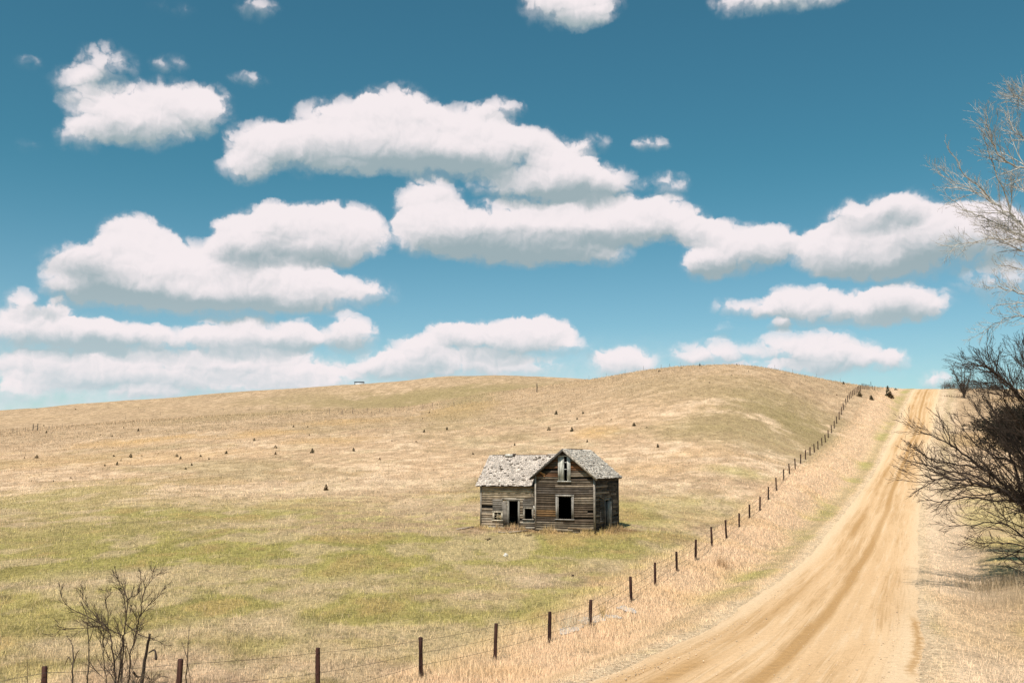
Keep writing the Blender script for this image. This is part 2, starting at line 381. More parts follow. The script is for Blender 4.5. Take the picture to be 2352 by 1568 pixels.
def veg(x, y):
    """colour of the plant cover, fixed to the ground"""
    x = np.asarray(x, float); y = np.asarray(y, float)
    n1 = fbm(x / 22.0, y / 22.0, 4, 101); n2 = fbm(x / 5.5, y / 5.5, 4, 202); n3 = fbm(x / 1.4, y / 1.4, 3, 303); n4 = fbm(x / 70.0, y / 70.0, 3, 404)
    c = STRAW[None] * (0.86 + 0.28 * n2[:, None])
    def over(c, col, m):
        m = np.clip(m, 0, 1)[:, None]
        return c * (1 - m) + col[None] * m
    c = over(c, PALE, sstep(n2 * 0.6 + n3 * 0.4, 0.46, 0.68) * 0.75)
    c = over(c, OLIVE, sstep(n1 * 0.7 + n2 * 0.3, 0.50, 0.70) * 0.55)
    c = over(c, ORANGE, sstep(n2 * 0.5 + n4 * 0.5, 0.56, 0.70) * 0.35)
    meadow = sstep(y, 30, 50) * (1 - sstep(y, 82, 118)) * (1 - sstep(x / np.maximum(y, 1), 0.10, 0.24))
    c = over(c, GREEN, meadow * (0.16 + 0.64 * sstep(n1 * 0.35 + n2 * 0.35 + n3 * 0.3, 0.42, 0.60)))
    near = (1 - sstep(y, 40, 52))
    c = over(c, GREEN, near * 0.5 * sstep(n1 * 0.4 + n2 * 0.6, 0.45, 0.62))
    c = over(c, HILL * 1.0, sstep(y, 140, 240) * (0.55 + 0.4 * n1))
    c = c * (0.86 + 0.28 * sstep(n3, 0.3, 0.7))[:, None]
    mott = sstep(n2 * 0.45 + n3 * 0.55, 0.38, 0.58)
    wob = (n2 - 0.5) * 1.6 + (n3 - 0.5) * 1.0
    for px, py, rx, ry, col, k in PATCH:
        d = np.hypot((x - px) / rx, (y - py) / ry)
        sel = d < 2.2
        if sel.any():
            m = np.zeros_like(d)
            m[sel] = k * (1 - sstep(d[sel] + wob[sel] * 0.85, 0.25, 1.4)) * (1.0 if col is SOIL else 0.72 + 0.28 * mott[sel] if col is GREEN else 0.55 + 0.45 * mott[sel])
            c = over(c, col, m)
    n5 = fbm(x / 3.2, y / 5.0, 4, 515)
    mid = (1 - sstep(y, 95, 150))
    c = over(c, PALE * np.array((.98, .97, .92)), mid * sstep(n5, 0.53, 0.67) * 0.5)
    c = over(c, ORANGE * np.array((.92, .95, .95)), mid * sstep(n5, 0.46, 0.34) * sstep(n1, .45, .6) * 0.45)
    c = over(c, np.array((.20, .175, .07)), mid * sstep(fbm(x / 0.55, y / 0.8, 3, 616), 0.62, 0.76) * 0.4)
    # verge between fence and road: pale dry grass, a green strip half way up the hill, sand at the road's edge
    t = road_t(x, y)
    left = sstep(-t, 3.6, 4.4) * (1 - sstep(-t + wob * 1.2, 9.0, 13.0))
    c = over(c, PALE * np.array((1.02, .96, .92)), left * (0.75 + 0.25 * n3))
    c = over(c, ORANGE, left * sstep(n2, 0.54, 0.72) * 0.2)
    c = over(c, LIME * 0.95, left * np.exp(-((t + 5.2 + wob * .5) / 1.3) ** 2) * (0.25 + 0.75 * sstep(n1 * .5 + n2 * .5, .42, .6)) * sstep(y, 40, 60) * 0.85)
    c = over(c, OLIVE, left * np.exp(-((t + 4.9 + wob * .3) / 0.7) ** 2) * 0.35)
    right = sstep(t, 3.6, 4.6)
    c = over(c, PALE * 1.08, right * (1 - sstep(t + wob, 6.0, 9.0)) * 0.9)
    c = over(c, np.array((.56, .44, .19)), right * sstep(t + wob, 6.5, 9.0) * (0.3 + .5 * sstep(n2, .4, .62)) * (1 - sstep(y, 90, 160)))
    c = over(c, ORANGE * np.array((.85, .8, .7)), right * sstep(n1, .52, .66) * .3)
    c = over(c, OLIVE, right * np.exp(-((t - 6.2 - wob) / 1.0) ** 2) * sstep(y, 90, 140) * 0.5)
    edge = 1 - sstep(np.abs(t) + wob * 0.6, 3.7, 4.5)
    c = over(c, SAND, edge * 0.9)
    return c

def set_cols(me, cols):
    a = me.color_attributes.new("Col", 'FLOAT_COLOR', 'POINT')
    buf = np.ones((len(cols), 4), np.float32); buf[:, :3] = cols
    a.data.foreach_set("color", buf.ravel())

def np_mesh(name, verts, faces, cols=None, smooth=False):
    """mesh from arrays; faces is an (n, k) array"""
    me = bpy.data.meshes.new(name)
    verts = np.asarray(verts, np.float32); faces = np.asarray(faces, np.int32)
    n, k = faces.shape
    me.vertices.add(len(verts)); me.vertices.foreach_set("co", verts.ravel())
    me.loops.add(n * k); me.loops.foreach_set("vertex_index", faces.ravel())
    me.polygons.add(n); me.polygons.foreach_set("loop_start", np.arange(n, dtype=np.int32) * k)
    if smooth:
        me.polygons.foreach_set("use_smooth", np.ones(n, bool))
    me.update(calc_edges=True)
    if cols is not None:
        set_cols(me, cols)
    return me

def link(name, me, mat, parent=None, **props):
    o = bpy.data.objects.new(name, me)
    COL.objects.link(o)
    if mat is not None and me is not None and len(me.materials) == 0:
        me.materials.append(mat)
    if parent is not None:
        o.parent = parent
    for k, v in props.items():
        o[k] = v
    return o

def empty(name, loc, rz=0.0, **props):
    o = bpy.data.objects.new(name, None)
    COL.objects.link(o)
    o.location = loc; o.rotation_euler = (0, 0, rz)
    o.empty_display_size = 0.3
    for k, v in props.items():
        o[k] = v
    return o

def grid_faces(nr, nc):
    i = np.arange(nr - 1)[:, None] * nc + np.arange(nc - 1)[None]
    i = i.ravel()
    return np.stack([i, i + 1, i + nc + 1, i + nc], 1)

# ------------------------------------------------------------------ materials
def new_mat(name):
    m = bpy.data.materials.new(name)
    m.use_nodes = True
    return m, NT(m.node_tree)

def finish(nt, col, rough=0.9, bump=None, bstr=0.3, bdist=0.05, spec=0.2):
    p = nt.node('ShaderNodeBsdfPrincipled', {'Base Color': col, 'Roughness': rough, 'Specular IOR Level': spec})
    if bump is not None:
        b = nt.node('ShaderNodeBump', {'Height': bump, 'Strength': bstr, 'Distance': bdist})
        nt.t.links.new(b.outputs[0], p.inputs['Normal'])
    nt.node('ShaderNodeOutputMaterial', {'Surface': p.outputs[0]})
    return p

m_ground, g = new_mat("pasture ground")
pos = g.node('ShaderNodeNewGeometry').outputs['Position']
colr_ = g.node('ShaderNodeVertexColor', layer_name="Col").outputs[0]
f1 = g.noise(pos, 4.0, 6.0, 0.72).outputs[0]
f2 = g.noise(g.vm('MULTIPLY', pos, (0.9, 0.35, 0.9)), 0.9, 5.0, 0.7).outputs[0]
f3 = g.noise(pos, 14.0, 3.0, 0.7).outputs[0]
k_ = g.math('ADD', g.ss(f1, 0.3, 0.7, 0.55, 1.25), g.ss(f2, 0.3, 0.7, -0.14, 0.14))
k_ = g.math('ADD', k_, g.ss(f3, 0.3, 0.7, -0.22, 0.22))
c_ = g.mix(1.0, colr_, g.node('ShaderNodeCombineColor', {0: k_, 1: k_, 2: k_}).outputs[0], 'MULTIPLY')
finish(g, c_, 0.95, g.math('ADD', f1, g.math('MULTIPLY', f3, 0.5)), 0.8, 0.12, 0.05)

m_grass, g = new_mat("grass blades")
colr_ = g.node('ShaderNodeVertexColor', layer_name="Col").outputs[0]
nn_ = g.vm('NORMALIZE', g.vm('ADD', g.vm('MULTIPLY', g.node('ShaderNodeNewGeometry').outputs['Normal'], (1.0, 1.0, 1.0)), (0.0, 0.0, 0.85)))   # shading normals bent upward so the blades take light like the ground
df = g.node('ShaderNodeBsdfDiffuse', {'Color': colr_, 'Normal': nn_})
tr = g.node('ShaderNodeBsdfTranslucent', {'Color': colr_})
mx = g.node('ShaderNodeMixShader', {0: 0.25, 1: df.outputs[0], 2: tr.outputs[0]})
g.node('ShaderNodeOutputMaterial', {'Surface': mx.outputs[0]})

m_road, g = new_mat("sandy gravel road")
uv = g.node('ShaderNodeUVMap', uv_map="along").outputs[0]      # x: metres from the centre line, y: metres along the road
su = g.node('ShaderNodeSeparateXYZ', {0: uv})
pos = g.node('ShaderNodeNewGeometry').outputs['Position']
st = g.vm('MULTIPLY', uv, (1.0, 0.035, 1.0))
n1 = g.noise(st, 1.7, 4.0, 0.6, dims='2D').outputs[0]
n2 = g.noise(g.vm('MULTIPLY', uv, (1.0, 0.022, 1.0)), 4.5, 3.0, 0.6, dims='2D').outputs[0]
nbig = g.noise(g.vm('MULTIPLY', uv, (0.55, 0.035, 1.0)), 1.0, 4.0, 0.6, dims='2D').outputs[0]
ngr = g.noise(pos, 26.0, 3.0, 0.75).outputs[0]
nmid = g.noise(pos, 5.0, 4.0, 0.7).outputs[0]
wv = g.noise(g.vm('MULTIPLY', uv, (0.001, 0.016, 1.0)), 1.0, 2.0, 0.4, dims='2D').outputs[0]
tt = g.math('ADD', su.outputs[0], g.math('MULTIPLY', g.math('SUBTRACT', wv, 0.5), 1.8))
ne = g.noise(g.vm('MULTIPLY', uv, (1.0, 0.05, 1.0)), 2.2, 3.0, 0.6, dims='2D').outputs[0]
def band(c, wdt):
    d = g.math('ABSOLUTE', g.math('SUBTRACT', tt, c))
    d = g.math('ADD', d, g.math('MULTIPLY', g.math('SUBTRACT', ne, 0.5), 0.3))
    return g.ss(d, wdt * 0.15, wdt, 1.0, 0.0)
fade = g.ss(nbig, 0.30, 0.6, 0.35, 1.0)
rut = g.math('MULTIPLY', band(0.15, 0.48), g.ss(wv, 0.25, 0.5, 0.55, 1.0))
for c0_, w0_, k0_ in ((-1.75, .55, .7), (1.0, .55, .55), (-0.75, .3, .3), (-2.6, .3, .25), (1.9, .4, .2)):
    rut = g.math('MAXIMUM', rut, g.math('MULTIPLY', g.math('MULTIPLY', band(c0_, w0_), fade), k0_))
rut = g.math('MAXIMUM', rut, g.math('MULTIPLY', g.ss(n2, 0.52, 0.75), 0.22))
strip = g.ss(g.math('ADD', g.math('ABSOLUTE', g.math('SUBTRACT', su.outputs[0], 3.3)), g.math('MULTIPLY', g.math('SUBTRACT', nmid, 0.5), 0.7)), 0.0, 0.24, 1.0, 0.0)
strip = g.math('MULTIPLY', strip, g.math('MULTIPLY', g.ss(su.outputs[1], 28.0, 30.0), g.ss(su.outputs[1], 45.0, 41.0)))
rut = g.math('MAXIMUM', rut, g.math('MULTIPLY', strip, 0.75))
rut = g.math('ADD', rut, g.math('MULTIPLY', g.ss(nbig, 0.42, 0.7), 0.36), None, True)
c_ = g.mix(rut, (0.68, 0.452, 0.262, 1), (0.46, 0.27, 0.12, 1))
n9 = g.noise(g.vm('MULTIPLY', uv, (1.0, 0.012, 1.0)), 13.0, 2.0, 0.6, dims='2D').outputs[0]      # fine tyre lines
c_ = g.mix(g.math('MULTIPLY', g.ss(n9, 0.52, 0.66), g.ss(nbig, 0.35, 0.55, 0.1, 0.55)), c_, (0.44, 0.265, 0.125, 1))
loose = g.math('MAXIMUM', g.ss(g.math('ABSOLUTE', tt), 2.2, 3.4, 0.0, 0.75), g.ss(n2, 0.48, 0.30, 0.0, 0.5))
c_ = g.mix(g.math('MULTIPLY', loose, g.math('SUBTRACT', 1.0, rut)), c_, (0.72, 0.53, 0.35, 1))
k_ = g.math('ADD', g.ss(ngr, 0.3, 0.7, 0.84, 1.12), g.ss(nmid, 0.3, 0.7, -0.08, 0.08))
c_ = g.mix(1.0, c_, g.node('ShaderNodeCombineColor', {0: k_, 1: k_, 2: k_}).outputs[0], 'MULTIPLY')
wash = g.math('SINE', g.math('MULTIPLY', g.math('ADD', su.outputs[1], g.math('MULTIPLY', n1, 0.5)), 9.5))
wash = g.math('MULTIPLY', wash, g.math('MULTIPLY', g.ss(nbig, 0.5, 0.62), g.math('MAXIMUM', band(-1.4, 1.3), band(0.6, 0.9))))
hgt_ = g.math('ADD', g.math('ADD', g.math('MULTIPLY', ngr, 0.35), g.math('MULTIPLY', n2, 0.9)), g.math('MULTIPLY', wash, 0.6))
finish(g, c_, 0.95, hgt_, 0.55, 0.06, 0.05)

# ------------------------------------------------------------------ ground sheet
ry = [-60, -45, -32, -22, -14, -7, 0, 5, 9, 12]
yv = 14.0
while yv < 620:
    ry.append(yv); yv += max(0.16, yv * 0.0062)
while yv < 4000:
    ry.append(yv); yv *= 1.12
ry.append(4000.0); ry = np.array(ry)
rc = np.concatenate([-np.geomspace(6.0, 0.75, 26), np.linspace(-0.72, 0.78, 620), np.geomspace(0.81, 6.0, 26)])
gx = rc[None, :] * np.maximum(ry, 22.0)[:, None]; gy = np.repeat(ry[:, None], len(rc), 1)
fx, fy = gx.ravel(), gy.ravel()
fz = terrain_z(fx, fy)
gcol = veg(fx, fy)
thatch_dark = (1 - sstep(fy, 70, 130)) * sstep(np.abs(road_t(fx, fy)), 4.3, 5.6)      # litter under the standing grass, painted darker to deepen the gaps between blades
gcol = gcol * (1 - 0.18 * thatch_dark)[:, None]
link("ground", np_mesh("ground", np.stack([fx, fy, fz], 1), grid_faces(len(ry), len(rc)), gcol, True), m_ground, kind="structure",
     label="rolling dry pasture and hills in straw and olive grass")

# ------------------------------------------------------------------ road
rys = np.concatenate([np.linspace(-60, 16, 20), ry[(ry > 16) & (ry < 420)]])
tcs = np.concatenate([[-4.5, -4.2], np.linspace(-3.9, 3.9, 40), [4.2, 4.5]])
T, Yg = np.meshgrid(tcs, rys)
wob = (fbm(Yg / 2.0, T * 0 + 3.3, 4, 71) - 0.5) * 1.5 * np.sign(T) * sstep(np.abs(T), 2.8, 4.2)
T2 = T + wob
T2 = T2 - flare(T, Yg)
X = np.interp(Yg, _yy, _rcx) + T2 / COSR
Zr = road_z(Yg) - 0.012 * T2 ** 2 * 0.6 + 0.03
Zr = Zr - 0.035 * np.exp(-((T - 0.1) / 0.35) ** 2) - 0.03 * np.exp(-((T + 1.9) / 0.35) ** 2) + 0.05 * np.exp(-((np.abs(T) - 3.3) / 0.3) ** 2)
Zr = Zr + (fbm(T / 0.5, Yg / 2.5, 3, 77) - 0.5) * 0.05
Zr = Zr - 0.25 * sstep(np.abs(T), 3.7, 4.5)
me = np_mesh("road", np.stack([X.ravel(), Yg.ravel(), Zr.ravel()], 1), grid_faces(len(rys), len(tcs)), None, True)
uvl = me.uv_layers.new(name="along")
slen = (Yg / COSR).ravel(); tl = T.ravel()
li = np.empty(len(me.loops), np.int32); me.loops.foreach_get("vertex_index", li)
uvl.data.foreach_set("uv", np.stack([tl[li], slen[li]], 1).astype(np.float32).ravel())
link("road", me, m_road, kind="structure", label="sandy gravel road with wheel tracks climbing the hill")

# ------------------------------------------------------------------ grass
def inside_house(x, y):
    c, s = math.cos(HOUSE_YAW), math.sin(HOUSE_YAW)
    lx = (x - HOUSE_O.x) * c + (y - HOUSE_O.y) * s
    ly = -(x - HOUSE_O.x) * s + (y - HOUSE_O.y) * c
    return (lx > -4.75) & (lx < 4.75) & (ly > -0.05) & (ly < 6.0)
HOUSE_YAW = math.radians(-23.0)

def blades(name, rs, x, y, h, wd, cols, lean, label):
    n = len(x)
    z = terrain_z(x, y) - 0.02
    a = rs.uniform(0, 2 * np.pi, n); la = rs.uniform(0, 2 * np.pi, n); ll = rs.uniform(0, lean, n) * h
    bx, by = np.cos(a) * wd * .5, np.sin(a) * wd * .5
    v = np.empty((n, 3, 3), np.float32)
    v[:, 0] = np.stack([x - bx, y - by, z], 1); v[:, 1] = np.stack([x + bx, y + by, z], 1)
    v[:, 2] = np.stack([x + np.cos(la) * ll, y + np.sin(la) * ll, z + np.sqrt(np.maximum(h * h - ll * ll, 1e-4))], 1)
    c = np.repeat(cols[:, None, :], 3, 1)
    return link(name, np_mesh(name, v.reshape(-1, 3), np.arange(n * 3).reshape(-1, 3), c.reshape(-1, 3)), m_grass, kind="stuff", label=label)

rs = np.random.RandomState(7)
def spread(n, y0, y1, rlo=-0.64, rhi=0.64):
    iy = rs.uniform(1.0 / y1, 1.0 / y0, n); y = 1.0 / iy
    return rs.uniform(rlo, rhi, n) * y, y
# short pasture grass
x, y = spread(430000, 21.0, 135.0)
x2 = rs.uniform(-0.64, 0.64, 130000); y2 = rs.uniform(95, 330, 130000)
x = np.concatenate([x, x2 * y2]); y = np.concatenate([y, y2])
t = road_t(x, y)
keep = ~((t > -10.5) & (t < 60) & (np.abs(t) < 60) & (t > -10.5)) & ~inside_house(x, y)
x, y = x[keep], y[keep]
nw = 5200
e_t = rs.rand(nw); side = rs.randint(0, 4, nw)
lx = np.where(side == 0, -4.75 + 4.75 * e_t, np.where(side == 1, 4.7 * e_t, np.where(side == 2, 4.72, -4.74)))
ly = np.where(side == 0, 0.30, np.where(side == 1, -0.10, np.where(side == 2, 5.9 * e_t, 0.4 + 4.6 * e_t)))
outw = np.abs(rs.normal(0, 0.28, nw))
lx = lx + np.where(side == 2, outw, np.where(side == 3, -outw, 0)); ly = ly - np.where(side < 2, outw, 0)
cy_, sy_ = math.cos(HOUSE_YAW), math.sin(HOUSE_YAW)
wx = HOUSE_O.x + lx * cy_ - ly * sy_; wy = HOUSE_O.y + lx * sy_ + ly * cy_
n_field = len(x)
x = np.concatenate([x, wx]); y = np.concatenate([y, wy])
clump = fbm(x / 0.9, y / 0.9, 3, 55)
h = (0.07 + 0.16 * rs.rand(len(x)) ** 2) * (0.55 + 0.9 * clump) * (1 + y / 160.0)
h[n_field:] *= 1.4 * sstep(clump[n_field:], .3, .6) + .5
wd = np.maximum(0.007, 0.00050 * y)
cols = veg(x, y) * (0.58 + 1.12 * rs.rand(len(x)))[:, None]
mxs = (rs.rand(len(x)) < 0.16)[:, None]
cols = np.where(mxs, cols * 0.55 + PALE * 0.5, cols)
blades("pasture_grass", rs, x, y, h, wd, cols, 0.85, "short green and straw coloured grass of the pasture")
# tall dry grass on both verges
iy = rs.uniform(1 / 260.0, 1 / 21.0, 330000); y = 1 / iy
tl = np.where(rs.rand(len(y)) < 0.52, -rs.uniform(3.6, 12.0, len(y)), rs.uniform(3.75, 26.0, len(y)))
x = np.interp(y, _yy, _rcx) + (tl - flare(tl, y)) / COSR
at_ = np.abs(tl)
keep = (rs.rand(len(x)) < 0.08 + 0.92 * sstep(at_ + (fbm(x / 1.2, y / 1.2, 2, 91) - .5) * 2.0, 3.4, 4.3)) & (np.abs(x / y) < 0.66)
x, y, tl, at_ = x[keep], y[keep], tl[keep], at_[keep]
clump = fbm(x / 1.6, y / 1.6, 3, 56)
tall = np.where(tl < 0, 0.5 + 0.5 * sstep(at_, 5.0, 7.5), 0.55 + 0.35 * sstep(at_, 9, 14))
h = (0.10 + 0.25 * rs.rand(len(x)) ** 1.6) * tall * (0.45 + 1.1 * clump)
wd = np.maximum(0.008, 0.00050 * y)
cols = veg(x, y) * (0.72 + 1.05 * rs.rand(len(x)))[:, None]
blades("verge_grass", rs, x, y, h, wd, cols, 0.8, "taller pale dry grass along both sides of the road")

# loose gravel thrown to the edges of the road
ns = 9000
iy = rs.uniform(1 / 75.0, 1 / 21.0, ns); y = 1 / iy
sg = rs.choice([-1, 1], ns); tl = np.where(rs.rand(ns) < .93, sg * np.abs(rs.normal(3.5, .45, ns)), rs.uniform(-3.2, 3.2, ns))
x = np.interp(y, _yy, _rcx) + (tl - flare(tl, y)) / COSR
z = np.maximum(terrain_z(x, y), np.where(np.abs(tl) < 3.7, road_z(y) - .0072 * tl ** 2 + .03, -99))
r_ = 0.010 + 0.028 * rs.rand(ns) ** 3
o8 = np.array([(1, 0, 0), (0, 1, 0), (-1, 0, 0), (0, -1, 0), (0, 0, .8), (0, 0, -.8)], float)
v = np.stack([x, y, z + r_ * .3], 1)[:, None] + o8[None] * (r_[:, None, None] * rs.uniform(.6, 1.3, (ns, 6, 1)))
ft = np.array([(0, 1, 4), (1, 2, 4), (2, 3, 4), (3, 0, 4), (1, 0, 5), (2, 1, 5), (3, 2, 5), (0, 3, 5)])
fc = (np.arange(ns)[:, None, None] * 6 + ft[None]).reshape(-1, 3)
cc = np.repeat((np.array((.62, .46, .31))[None] * rs.uniform(.6, 1.3, ns)[:, None])[:, None], 6, 1)
m_grav, g = new_mat("gravel")
finish(g, g.node('ShaderNodeVertexColor', layer_name="Col").outputs[0], 0.9, None)
link("gravel", np_mesh("gravel", v.reshape(-1, 3), fc, cc.reshape(-1, 3)), m_grav, kind="stuff", label="loose gravel and pebbles along the edges of the sandy road")

# ------------------------------------------------------------------ shape builders
class MB:
    """collects boxes, boards and tubes into ONE mesh with a colour per vertex"""
    def __init__(s):
        s.v = []; s.f4 = []; s.c = []; s.n = 0
    def add(s, verts, quads, col):
        verts = np.asarray(verts, float)
        s.v.append(verts)
        s.f4.append(np.asarray(quads, int) + s.n)
        s.c.append(np.repeat(np.asarray(col, float)[None], len(verts), 0) if np.ndim(col) == 1 else np.asarray(col, float))
        s.n += len(verts)
    BOX = [(0, 3, 2, 1), (4, 5, 6, 7), (0, 1, 5, 4), (1, 2, 6, 5), (2, 3, 7, 6), (3, 0, 4, 7)]
    def hexa(s, eight, col):
        s.add(eight, s.BOX, col)
    def box(s, c, size, col, rot=None):
        x, y, z = [0.5 * q for q in size]
        p = np.array([(-x, -y, -z), (x, -y, -z), (x, y, -z), (-x, y, -z), (-x, -y, z), (x, -y, z), (x, y, z), (-x, y, z)])
        if rot is not None:
            p = p @ np.array(rot).T
        s.add(p + np.asarray(c, float), s.BOX, col)
    def bar(s, a, b, w, h, col, up=(0, 0, 1)):
        a = Vector(a); b = Vector(b); d = (b - a).normalized()
        side = d.cross(Vector(up))
        if side.length < 1e-4: side = Vector((1, 0, 0))
        side.normalize(); u = side.cross(d)
        p = []
        for e in (a, b):
            for sx, sz in ((-1, -1), (1, -1), (1, 1), (-1, 1)):
                p.append(e + side * (sx * w / 2) + u * (sz * h / 2))
        s.add([tuple(q) for q in p], [(0, 1, 2, 3), (7, 6, 5, 4), (0, 4, 5, 1), (1, 5, 6, 2), (2, 6, 7, 3), (3, 7, 4, 0)], col)
    def tube(s, pts, rad, n, col):
        pts = np.asarray(pts, float); rad = np.asarray(rad, float); m = len(pts)
        tg = np.gradient(pts, axis=0); tg /= np.linalg.norm(tg, axis=1)[:, None] + 1e-9
        ref = np.array((0, 0, 1.0)) if abs(tg[:, 2]).mean() < 0.8 else np.array((1.0, 0.3, 0))
        a = np.cross(tg, ref); a /= np.linalg.norm(a, axis=1)[:, None] + 1e-9
        b = np.cross(tg, a)
        th = np.arange(n) * 2 * np.pi / n
        ring = a[:, None] * np.cos(th)[None, :, None] + b[:, None] * np.sin(th)[None, :, None]
        v = pts[:, None] + ring * rad[:, None, None]
        i = np.arange(m - 1)[:, None] * n; j = np.arange(n)[None]; k = (np.arange(n)[None] + 1) % n
        q = np.stack([i + j, i + k, i + n + k, i + n + j], -1).reshape(-1, 4)
        s.add(v.reshape(-1, 3), q, col)
        if n >= 5:                                     # close the thick ends
            for base in (0, (m - 1) * n):
                c0 = pts[0] if base == 0 else pts[-1]
                s.v.append(c0[None]); s.c.append(s.c[-1][:1].copy()); ci = s.n; s.n += 1
                off = ci - m * n
                s.f4.append(np.array([(off + base + t, off + base + (t + 1) % n, ci, ci) for t in range(n)]))
                # keep the running offset right for the second cap
                if base == 0:
                    s.v[-1], s.v[-2] = s.v[-1], s.v[-2]
                    m_ = m
                    # second cap sees one extra vertex
                    base2 = (m - 1) * n
                    c1 = pts[-1]
                    s.v.append(c1[None]); s.c.append(s.c[-1][:1].copy()); ci2 = s.n; s.n += 1
                    s.f4.append(np.array([(off + base2 + t, off + base2 + (t + 1) % n, ci2, ci2) for t in range(n)]))
                    break
    def mesh(s, name, smooth=False):
        v = np.concatenate(s.v); f = np.concatenate(s.f4); c = np.concatenate(s.c)
        tri = f[:, 2] == f[:, 3]
        me = bpy.data.meshes.new(name)
        fq, ft = f[~tri], f[tri][:, :3]
        me.vertices.add(len(v)); me.vertices.foreach_set("co", v.astype(np.float32).ravel())
        lv = np.concatenate([fq.ravel(), ft.ravel()]).astype(np.int32)
        me.loops.add(len(lv)); me.loops.foreach_set("vertex_index", lv)
        st = np.concatenate([np.arange(len(fq)) * 4, len(fq) * 4 + np.arange(len(ft)) * 3]).astype(np.int32)
        me.polygons.add(len(st)); me.polygons.foreach_set("loop_start", st)
        if smooth: me.polygons.foreach_set("use_smooth", np.ones(len(st), bool))
        me.update(calc_edges=True)
        set_cols(me, c)
        return me
    def build(s, name, mat, parent=None, smooth=False, **props):
        return link(name, s.mesh(name, smooth), mat, parent, **props)

def wood_mat(name, stretch, rough=0.85, lo=0.55, hi=1.3):
    m, g = new_mat(name)
    ob = g.node('ShaderNodeTexCoord').outputs['Object']
    c = g.node('ShaderNodeVertexColor', layer_name="Col").outputs[0]
    a = g.noise(g.vm('MULTIPLY', ob, stretch), 1.0, 5.0, 0.65).outputs[0]
    b = g.noise(ob, 2.2, 4.0, 0.6).outputs[0]
    k = g.math('ADD', g.ss(a, 0.32, 0.68, lo, hi), g.ss(b, 0.3, 0.7, -0.22, 0.22))
    col = g.mix(1.0, c, g.node('ShaderNodeCombineColor', {0: k, 1: k, 2: k}).outputs[0], 'MULTIPLY')
    finish(g, col, rough, a, 0.6, 0.02, 0.15)
    return m

m_siding = wood_mat("weathered siding", (1.2, 1.2, 42.0))
m_trim = wood_mat("weathered trim", (14.0, 14.0, 1.6))
m_shingle = wood_mat("weathered shingles", (16.0, 3.0, 3.0), 0.9, 0.78, 1.15)
m_bark = wood_mat("bark", (9.0, 9.0, 2.0), 0.9, 0.6, 1.3)
m_post = wood_mat("dark fence post", (22.0, 22.0, 1.5), 0.8, 0.6, 1.35)
m_stone = wood_mat("stone and rubble", (8.0, 8.0, 8.0), 0.9, 0.7, 1.2)
m_leaf, g = new_mat("juniper foliage")
c_ = g.node('ShaderNodeVertexColor', layer_name="Col").outputs[0]
finish(g, c_, 0.8, None, spec=0.15)
m_metal, g = new_mat("dull tin")
c_ = g.node('ShaderNodeVertexColor', layer_name="Col").outputs[0]
finish(g, c_, 0.55, None, spec=0.4)

# ------------------------------------------------------------------ the abandoned house
rng = random.Random(11)
house = empty("abandoned_house", HOUSE_O, HOUSE_YAW, category="house",
              label="abandoned grey wooden farmhouse with gable and low wing standing alone in the pasture")
house.location.z = tz(HOUSE_C[0], HOUSE_C[1]) + 0.02
GW, GD, GE, GP = 4.66, 5.9, 3.92, 5.86           # gabled block: width, depth, eaves, peak
WL, WF, WD, WE, WR = 4.68, 0.4, 4.6, 3.40, 5.45  # wing: length, set-back, depth, eaves, ridge
GS = (GP - GE) / (GW / 2)
WS = (WR - WE) / (WD / 2)

